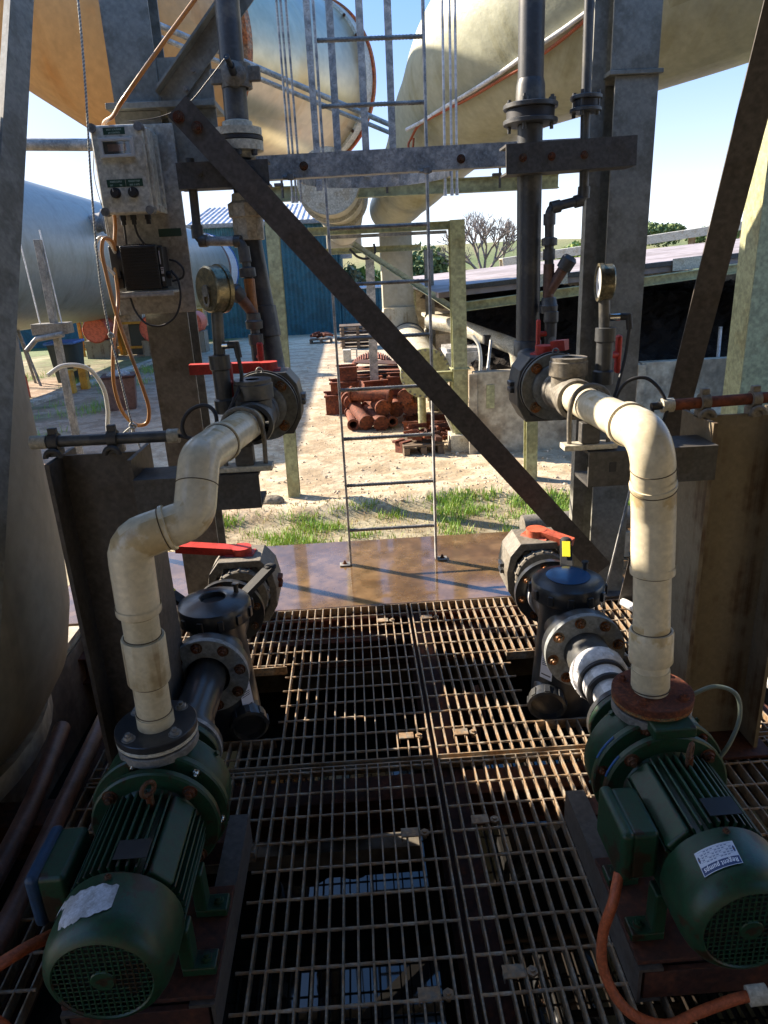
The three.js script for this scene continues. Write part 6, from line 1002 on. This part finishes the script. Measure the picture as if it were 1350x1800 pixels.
{
  let t = thing('wheelie_bin', 'black wheelie bin on the grass beside the yellow bollards', 'bin', [-4.66, -0.035, -11.9]);
  part(t, 'body', new THREE.CylinderGeometry(0.30, 0.23, 0.62, 4, 1).rotateY(Math.PI / 4).toNonIndexed().translate(-4.66, 0.29, -11.9), M.wheelie);
  part(t, 'lid', rbox2(-4.90, -4.42, 0.60, 0.645, -12.14, -11.62, 0.015), M.blue);
  part(t, 'wheel', rod([-4.86, 0.04, -12.12], [-4.80, 0.04, -12.12], 0.075, 16), M.rubber); part(t, 'wheel', rod([-4.52, 0.04, -12.12], [-4.46, 0.04, -12.12], 0.075, 16), M.rubber);
  for (const [x, z, l] of [[-4.18, -10.6, 'yellow bollard with flat cap nearer to the kerb corner'], [-4.10, -10.95, 'yellow bollard with flat cap beside the black bin']]) { const b = thing('bollard', l, 'bollard', [x, -0.035, z]); part(b, 'post', rbox2(x - 0.055, x + 0.055, -0.03, 0.31, z - 0.055, z + 0.055, 0.006), M.yellow); part(b, 'cap', rbox2(x - 0.10, x + 0.10, 0.31, 0.335, z - 0.08, z + 0.08, 0.004), M.yellow); }
  const k = thing('kerb', 'pale concrete kerb running beside the lawn on the left', 'kerb', [-4.1, -0.04, -11.5]); for (let i = 0; i < 7; i++) { const a = V(-4.62, 0, -8.3).lerp(V(-3.66, 0, -15.2), i / 7), b = V(-4.62, 0, -8.3).lerp(V(-3.66, 0, -15.2), (i + 0.985) / 7); part(k, 'kerb_stone', section([[-0.09, 0], [0.09, 0], [0.09, 0.09], [0.08, 0.10], [-0.08, 0.10], [-0.09, 0.09]].map(([u, w]) => [u, -w]).map(([u, w]) => [u, w]), a.clone().setY(-0.05), b.clone().setY(-0.05), [1, 0, 0]).scale(1, 1, 1), M.concrete); }
  const b = thing('brown_bin', 'dark brown waste bin standing on the red soil behind the rope', 'bin', [-2.98, -0.035, -9.1]);
  part(b, 'body', new THREE.CylinderGeometry(0.27, 0.22, 0.42, 4, 1).rotateY(Math.PI / 4 + 0.2).toNonIndexed().translate(-2.98, 0.18, -9.1), M.brownPvc); part(b, 'rim', new THREE.CylinderGeometry(0.29, 0.29, 0.03, 4, 1).rotateY(Math.PI / 4 + 0.2).toNonIndexed().translate(-2.98, 0.405, -9.1), M.rustDark); part(b, 'contents', new THREE.SphereGeometry(0.13, 12, 8).scale(1.2, 0.5, 1.1).translate(-2.98, 0.41, -9.1), M.galvDull);
  const pr = thing('pipe_manifold', 'low red pipe manifold beside the kerb at the left', 'pipes', [-4.6, -0.035, -9.6]);
  for (let i = 0; i < 4; i++) part(pr, 'bent_pipe', pipe([[-5.05, -0.02, -9.3 - i * 0.3], [-5.05, 0.24 + i * 0.03, -9.3 - i * 0.3], [-4.72, 0.24 + i * 0.03, -9.5 - i * 0.3], [-4.72, -0.02, -9.5 - i * 0.3]], 0.022, 0.06, 10), M.orangeRed);
  const st = thing('tripod_stand', 'thin metal tripod stand beside the black bin', 'stand', [-5.3, -0.035, -11.6]); for (const [dx, dz] of [[-0.25, 0], [0.3, 0.1], [0.05, -0.3], [0.15, 0.3]]) part(st, 'leg', rod([-5.3 + dx, -0.03, -11.6 + dz], [-5.25, 1.05, -11.6], 0.022, 8), M.galvDull);
}
// ================================================================ scrap yard
{
  const pipeThing = (label, c, dir, r, L, capped, dark) => { // c: centre of the end that faces the viewer; dir: from there to the other end
    const t = thing('rusty_pipe', label, 'pipe', [c[0], -0.03, c[2]], 'heap of rusty flanged pipes'), d = V(...dir).normalize(), m = dark ? M.rustDark : M.rust, C = V(...c);
    part(t, 'barrel', lathe(capped ? [[r * 0.74, 0.01], [r * 0.74, L]] : [[r * 0.62, 0.001], [r * 0.74, 0.001], [r * 0.74, L], [r * 0.62, L], [r * 0.62, 0.001]], C, d, 28), m);
    part(t, 'flange', capped ? disc(C, d, r, 0.022, 28) : ring(C, d, r * 0.7, r, 0.02, 28), m); part(t, 'far_flange', ring(C.clone().addScaledVector(d, L), d, r * 0.6, r, 0.02, 28), m);
    if (capped) boltsOn(t, c, d.clone().negate(), r * 0.86, 6, 0.008, 0.005, M.rustDark, 0.4);
  };
  pipeThing('open rusty pipe at the left front of the pipe heap', [-0.05, 0.055, -7.05], [-0.06, 0.05, -1], 0.062, 0.5, false);
  pipeThing('capped rusty pipe second from left at the front of the heap', [0.088, 0.075, -7.02], [-0.35, 0.32, -1], 0.082, 0.55, true);
  pipeThing('capped rusty pipe at the front middle of the heap', [0.236, 0.06, -7.0], [-0.28, 0.14, -1], 0.082, 0.5, true);
  pipeThing('small open rusty pipe right of the front middle pipe', [0.354, 0.065, -7.05], [-0.2, 0.02, -1], 0.055, 0.45, false);
  pipeThing('capped rusty pipe resting on the two front pipes', [0.265, 0.195, -7.12], [-0.3, 0.06, -1], 0.085, 0.5, true);
  pipeThing('rusty pipe lying crosswise on top of the heap', [0.352, 0.30, -7.2], [-1, 0.04, -0.35], 0.085, 0.42, true);
  pipeThing('bright rusty capped pipe at the upper right of the heap', [0.490, 0.295, -7.12], [0.15, -0.02, -1], 0.08, 0.45, true);
  pipeThing('rusty capped pipe below the bright one at the right of the heap', [0.545, 0.175, -7.16], [0.1, -0.05, -1], 0.085, 0.5, true);
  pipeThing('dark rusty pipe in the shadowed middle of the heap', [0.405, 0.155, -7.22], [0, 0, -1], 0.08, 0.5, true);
  pipeThing('rusty pipe half hidden at the left back of the heap', [-0.06, 0.225, -7.35], [-0.1, 0.0, -1], 0.075, 0.4, true);
  const rb = (label, x0, x1, y0, y1, z0, z1, rot = 0, m = M.rust) => { const t = thing('rusty_box', label, 'steel box', [(x0 + x1) / 2, y0, (z0 + z1) / 2]); const w = x1 - x0, h = y1 - y0, d = z1 - z0, th = 0.02; part(t, 'front', bx(w, h, th, (x0 + x1) / 2, (y0 + y1) / 2, z1 - th / 2), m); part(t, 'back', bx(w, h, th, (x0 + x1) / 2, (y0 + y1) / 2, z0 + th / 2), m); part(t, 'side', bx(th, h, d - 2 * th, x0 + th / 2, (y0 + y1) / 2, (z0 + z1) / 2), m); part(t, 'side', bx(th, h, d - 2 * th, x1 - th / 2, (y0 + y1) / 2, (z0 + z1) / 2), m); part(t, 'bottom', bx(w - 2 * th, th, d - 2 * th, (x0 + x1) / 2, y0 + th / 2, (z0 + z1) / 2), m); part(t, 'lip', [bx(w + 0.03, 0.02, 0.04, (x0 + x1) / 2, y1 + 0.011, z1), bx(w + 0.03, 0.02, 0.04, (x0 + x1) / 2, y1 + 0.011, z0)], m); t.rotation.y = rot; };
  rb('rusty steel box on the ground left of the pipe heap', -0.36, 0.04, -0.03, 0.19, -8.25, -7.95, 0.05);
  rb('rusty lipped box stacked on the ground box', -0.29, 0.05, 0.215, 0.33, -8.25, -7.97, 0.04);
  rb('small rusty box on top of the left stack', -0.19, 0.01, 0.355, 0.49, -8.22, -8.0, 0.12);
  rb('rusty trough leaning behind the heap, middle one', 0.06, 0.32, 0.20, 0.37, -8.0, -7.7, 0.2);
  rb('rusty trough behind the heap nearest the white manifold', 0.36, 0.66, 0.22, 0.40, -8.0, -7.7, -0.05);
  for (const [x0, x1, y0, z0, z1, l] of [[0.47, 0.74, -0.03, -7.25, -6.95, 'rusty lidded pan on the ground right of the heap'], [0.76, 0.93, -0.03, -7.2, -6.9, 'rusty tray half hidden by the long brace']]) rb(l, x0, x1, y0, y0 + 0.09, z0, z1, -0.1);
  const sheets = thing('sheet_stack', 'stack of bent rusty sheets behind the pipe heap', 'sheets', [0.35, -0.03, -9.2]); for (let k = 0; k < 7; k++) part(sheets, 'sheet', bx(0.75, 0.012, 0.3).rotateZ(rr(-0.08, 0.12)).rotateY(rr(-0.5, 0.5)).translate(0.35 + rr(-0.08, 0.08), 0.02 + 0.06 * k, -9.2), k % 3 ? M.rust : M.rustDark);
  const scr = thing('curved_screen', 'rusty curved screen lying arched behind the scrap', 'screen', [0.28, -0.03, -10.8]); for (let k = 0; k < 26; k++) { const a = Math.PI * (0.06 + 0.88 * k / 25); part(scr, 'wire', rod([0.28 - 0.36 * Math.cos(a), -0.02 + 0.30 * Math.sin(a), -11.2], [0.26 - 0.36 * Math.cos(a), -0.02 + 0.30 * Math.sin(a), -10.5], 0.014, 6), M.rust); } part(scr, 'skin', (() => { const g = new THREE.CylinderGeometry(0.345, 0.345, 0.7, 30, 1, true, 0, Math.PI).rotateX(Math.PI / 2).rotateZ(Math.PI / 2); return g.scale(1, 0.84, 1).translate(0.27, -0.02, -10.85); })(), (() => { const m = M.rustDark.clone(); m.side = THREE.DoubleSide; m.userData.tile = 0.4; return m; })());
  const pallet = (label, x, z, w, d, rot = 0) => { const t = thing('pallet', label, 'pallet', [x, -0.03, z]); for (let k = 0; k < 5; k++) part(t, 'slat', rbx(w, 0.018, d / 6.2, 0.002, x, 0.075, z - d / 2 + d * (k + 0.5) / 5), M.wood); for (const s of [-1, 0, 1]) { part(t, 'bearer', rbx(0.05, 0.06, d, 0.002, x + s * (w / 2 - 0.03), 0.033, z), M.wood); part(t, 'foot_board', rbx(0.06, 0.014, d, 0.002, x + s * (w / 2 - 0.03), -0.006, z), M.wood); } t.rotation.y = rot; };
  pallet('weathered pallet with rusty scrap in front of the concrete footing', 0.55, -6.12, 0.36, 0.34, 0.06);
  pallet('far pallet with scrap beside the teal shed corner', -0.70, -15.9, 0.5, 0.4); 
  const heap = (label, x, z, w, d, n, y0, s) => { const t = thing('scrap_heap', label, 'scrap', [x, y0, z]); for (let k = 0; k < n; k++) { const L = rr(0.08, 0.2) * s, g = k % 3 === 0 ? section(lShape(0.04 * s, 0.04 * s, 0.006), [0, 0, -L / 2], [0, 0, L / 2], [1, 0, 0]) : k % 3 === 1 ? bx(L, 0.035 * s, 0.06 * s) : rod([0, 0, -L / 2], [0, 0, L / 2], 0.02 * s, 8); part(t, 'scrap_piece', g.rotateY(rr(0, 6)).rotateZ(rr(-0.3, 0.3)).translate(x + rr(-w, w), y0 + 0.03 * s + rr(0, 0.08) * s * (1 - k / n) + 0.01, z + rr(-d, d)), k % 4 ? M.rust : M.rustDark); } };
  heap('rusty offcuts piled on the weathered pallet', 0.56, -6.12, 0.14, 0.12, 22, 0.085, 1); heap('rusty offcuts on the ground behind the weathered pallet', 0.80, -6.55, 0.14, 0.18, 16, -0.03, 1.1); heap('rusty scrap on the far pallet', -0.70, -15.9, 0.18, 0.12, 12, 0.085, 1.4); heap('rusty offcuts between the heap and the white manifold', 0.42, -8.7, 0.25, 0.2, 14, -0.03, 1.4);
  rb('small tilted rusty box left of the weathered pallet', 0.335, 0.425, -0.02, 0.075, -6.16, -6.07, 0.7);
  const ws = thing('timber_stack', 'stack of grey pallets beyond the scrap', 'pallets', [0.1, -0.03, -14.6]); for (let k = 0; k < 6; k++) for (const s of [-1, 0, 1]) { part(ws, 'board', rbx(0.72, 0.02, 0.12, 0.003, 0.1, 0.06 + k * 0.075, -14.6 + s * 0.18), M.wood); part(ws, 'bearer', rbx(0.06, 0.05, 0.5, 0.003, 0.1 + s * 0.3, 0.022 + k * 0.075, -14.6), M.wood); }
  const fr = thing('pale_frame', 'pale steel box frame on the sand left of the curved screen', 'frame', [-0.07, -0.03, -12.5]); part(fr, 'block', rbox2(-0.19, -0.05, -0.03, 0.20, -12.6, -12.4, 0.006), M.creamFlange); for (const [x, y] of [[0.0, 0.19], [0.0, -0.0]]) part(fr, 'bar', rbox2(-0.048, 0.06, y, y + 0.025, -12.5, -12.46, 0.003), M.creamFlange); part(fr, 'bar', rbox2(0.035, 0.06, 0.026, 0.189, -12.5, -12.46, 0.003), M.creamFlange);
  solo('kerb_stone', 'pale rock at the edge of the grass strip by the left rack post', 'stone', (() => { const g = new THREE.IcosahedronGeometry(0.07, 3), p = g.attributes.position; for (let i = 0; i < p.count; i++) { const k = 0.8 + 0.4 * fb(p.getX(i) * 18 + 3, p.getZ(i) * 18 + p.getY(i) * 9); p.setXYZ(i, p.getX(i) * k * 1.3, p.getY(i) * k * 0.7, p.getZ(i) * k); } g.computeVertexNormals(); return g.translate(-0.66, 0.005, -4.85); })(), M.stone);
}
// ================================================================ plants
{
  const bush = (name, label, cat, x, z, w, h, n, m, group, size = 0.22) => {
    const y0 = groundY(x, z), t = thing(name, label, cat, [x, y0 - 0.05, z], group), pos = [], lobes = []; for (let k = 0; k < 9; k++) lobes.push([rr(-0.6, 0.6) * w / 2, rr(0.3, 0.78) * h, rr(-0.5, 0.5) * w / 2, rr(0.22, 0.42)]);
    for (let i = 0; i < n; i++) { const L = lobes[i % 9]; const u = rr(-1, 1), a = rr(0, 6.283), q = Math.sqrt(1 - u * u), r = Math.pow(rnd(), 0.4); const c = V(x + L[0] + q * Math.cos(a) * r * L[3] * w * 0.6, Math.max(y0 + 0.1, y0 + L[1] + u * r * L[3] * h * 0.7), z + L[2] + q * Math.sin(a) * r * L[3] * w * 0.6); const s = size * rr(0.5, 1.2), e = V(rr(-1, 1), rr(-1, 1), rr(-1, 1)).normalize(), f = V(rr(-1, 1), rr(-1, 1), rr(-1, 1)).cross(e).normalize(); for (const p of [c.clone().addScaledVector(e, s), c.clone().addScaledVector(f, s * 0.5), c.clone().addScaledVector(f, -s * 0.5), c.clone().addScaledVector(e, -s), c.clone().addScaledVector(f, -s * 0.5), c.clone().addScaledVector(f, s * 0.5)]) pos.push(p.x, p.y, p.z); }
    const g = new THREE.BufferGeometry(); g.setAttribute('position', new THREE.Float32BufferAttribute(pos, 3)); g.computeVertexNormals(); part(t, 'crown', g, m); part(t, 'trunk', rod([x, y0 - 0.05, z], [x, y0 + h * 0.5, z], 0.10, 8, 0.05), M.trunk);
  };
  bush('leafy_bush', 'dark green bush behind the upright grey duct', 'bush', 3.1, -33, 3.0, 3.3, 2600, M.leafDark, undefined, 0.16); bush('leafy_bush', 'low green bush left of the bare tree', 'bush', 4.7, -34, 1.8, 1.7, 1600, M.leafDark, undefined, 0.15);
  bush('leafy_bush', 'bright green bush below the bare tree', 'bush', 5.4, -32.5, 1.6, 1.5, 1500, M.leafLight, undefined, 0.14); bush('leafy_bush', 'grey green bush between teal shed and upright duct', 'bush', 0.0, -32, 1.8, 2.6, 1500, M.leafGrey, undefined, 0.14); bush('leafy_bush', 'yellow green bush on the slope right of the teal shed', 'bush', 0.8, -37, 3.0, 2.2, 1500, M.leafLight, undefined, 0.18);
  bush('leafy_bush', 'rounded green bush between the tall black pipe and the right column', 'bush', 14.6, -46, 4.0, 2.6, 3000, M.leafLight, undefined, 0.16); bush('leafy_bush', 'grey green bush behind the tall black pipe', 'bush', 9.4, -40, 2.4, 1.9, 2000, M.leafGrey, undefined, 0.15);
  bush('leafy_bush', 'spreading tree right of the right column', 'bush', 22.5, -56, 7, 2.3, 3600, M.leafDark, undefined, 0.17); bush('leafy_bush', 'low tree seen right of the broad brace', 'bush', 30, -60, 5, 1.6, 2000, M.leafDark, undefined, 0.17); bush('leafy_bush', 'small pale bush at the near end of the field', 'bush', 18.2, -50, 2.2, 1.2, 1200, M.leafLight, undefined, 0.14);
  bush('leafy_bush', 'far tree on the rise left of the control box', 'bush', -24, -64, 10, 3, 1800, M.leafDark, undefined, 0.25);
  // bare tree
  const bx0 = 6.05, bz = -33.5, y0 = groundY(bx0, bz), t = thing('bare_tree', 'bare branching tree behind the bay cover', 'tree', [bx0, y0 - 0.05, bz]), twigs = [];
  part(t, 'trunk', [rod([bx0, y0 - 0.05, bz], [bx0 + 0.03, y0 + 1.7, bz], 0.2, 10, 0.14)], M.trunk);
  const grow = (p, d, L, r, k) => { const q = p.clone().addScaledVector(d, L); twigs.push(rod(p, q, r, 5, r * 0.7)); if (k === 0) return; const n = k > 3 ? 3 : rnd() < 0.6 ? 3 : 2; for (let i = 0; i < n; i++) { const e = d.clone().add(V(rr(-0.75, 0.75), rr(-0.25, 0.5), rr(-0.75, 0.75))).normalize(); grow(q, e, L * rr(0.66, 0.86), r * 0.68, k - 1); } };
  for (const d of [[-0.7, 0.75, 0.1], [0.65, 0.8, -0.2], [0.05, 1, 0.3], [-0.25, 1, -0.3], [0.95, 0.45, 0.2], [-1, 0.4, -0.1]]) grow(V(bx0 + 0.03, y0 + 1.6, bz), V(...d).normalize(), 0.82, 0.08, 5);
  part(t, 'crown', twigs, M.trunk);
  // grass strip: tufts, nobody could count the blades
  const blade = new THREE.BufferGeometry(); blade.setAttribute('position', new THREE.Float32BufferAttribute([-0.0026, 0, 0, 0.0026, 0, 0, 0.002, 0.05, 0.008, -0.0026, 0, 0, 0.002, 0.05, 0.008, -0.002, 0.05, 0.008, -0.002, 0.05, 0.008, 0.002, 0.05, 0.008, 0.001, 0.1, 0.032], 3)); blade.computeVertexNormals();
  const lay = (name, m, N, pick, s0, s1) => { const im = new THREE.InstancedMesh(blade, m, N); im.name = name; im.userData = { kind: 'stuff' }; const o = new THREE.Object3D(), c = new THREE.Color(); for (let i = 0; i < N; i++) { const [x, z, k] = pick(); o.position.set(x, groundY(x, z) - 0.004, z); o.rotation.set(rr(-0.35, 0.35), rr(0, 6.28), rr(-0.35, 0.35)); const s = rr(s0, s1) * k; o.scale.set(1.1, s, s); o.updateMatrix(); im.setMatrixAt(i, o.matrix); c.setRGB(rr(0.7, 1.25), rr(0.8, 1.15), rr(0.6, 1.1)); im.setColorAt(i, c); } finish(im); scene.add(im); };
  const tuft = () => { for (;;) { const x = rr(-1.5, 2.6), z = rr(-4.8, -4.02); const d = fb(x * 2.6, z * 3.4); if (rnd() < smooth(0.38, 0.62, d) && z > grassEdge(x) - 0.02) return [x, z, 0.6 + 0.8 * d]; } };
  lay('grass', M.grassBlade, 9000, tuft, 0.2, 0.75); lay('dry_grass', M.grassBladeDry, 3000, () => [rr(-1.5, 2.6), rr(-4.75, -4.03), 0.7], 0.15, 0.5);
  lay('grass', M.grassBlade, 6000, () => { for (;;) { const x = rr(-6.5, -2.6), z = rr(-13, -6); if (rnd() < smooth(0.46, 0.58, fb(x * 1.2, z * 1.2)) && x < -3.2) return [x, z, 1]; } }, 0.6, 1.4);
  // gravel on the sandy yard
  mat('pebble', { color: [0.62, 0.52, 0.39], rough: 0.95 }); const peb = new THREE.IcosahedronGeometry(0.007, 0); const NG = 4200, gm = new THREE.InstancedMesh(peb, M.pebble, NG); gm.name = 'gravel'; gm.userData = { kind: 'stuff' }; const o = new THREE.Object3D(), c = new THREE.Color();
  for (let i = 0; i < NG; i++) { const near = rnd(), z = -4.7 - 7.5 * Math.pow(rnd(), 1.6), x = rr(-1.6, 2.4); o.position.set(x, groundY(x, z) + 0.001, z); o.rotation.set(rr(0, 6), rr(0, 6), rr(0, 6)); const s = Math.pow(rnd(), 3) * 1.7 + 0.35; o.scale.set(s * 1.3, s * 0.7, s); o.updateMatrix(); gm.setMatrixAt(i, o.matrix); const v = rr(0.75, 1.25); c.setRGB(v, v * 0.97, v * 0.92); gm.setColorAt(i, c); } finish(gm); scene.add(gm);
}
renderer.render(scene, camera);
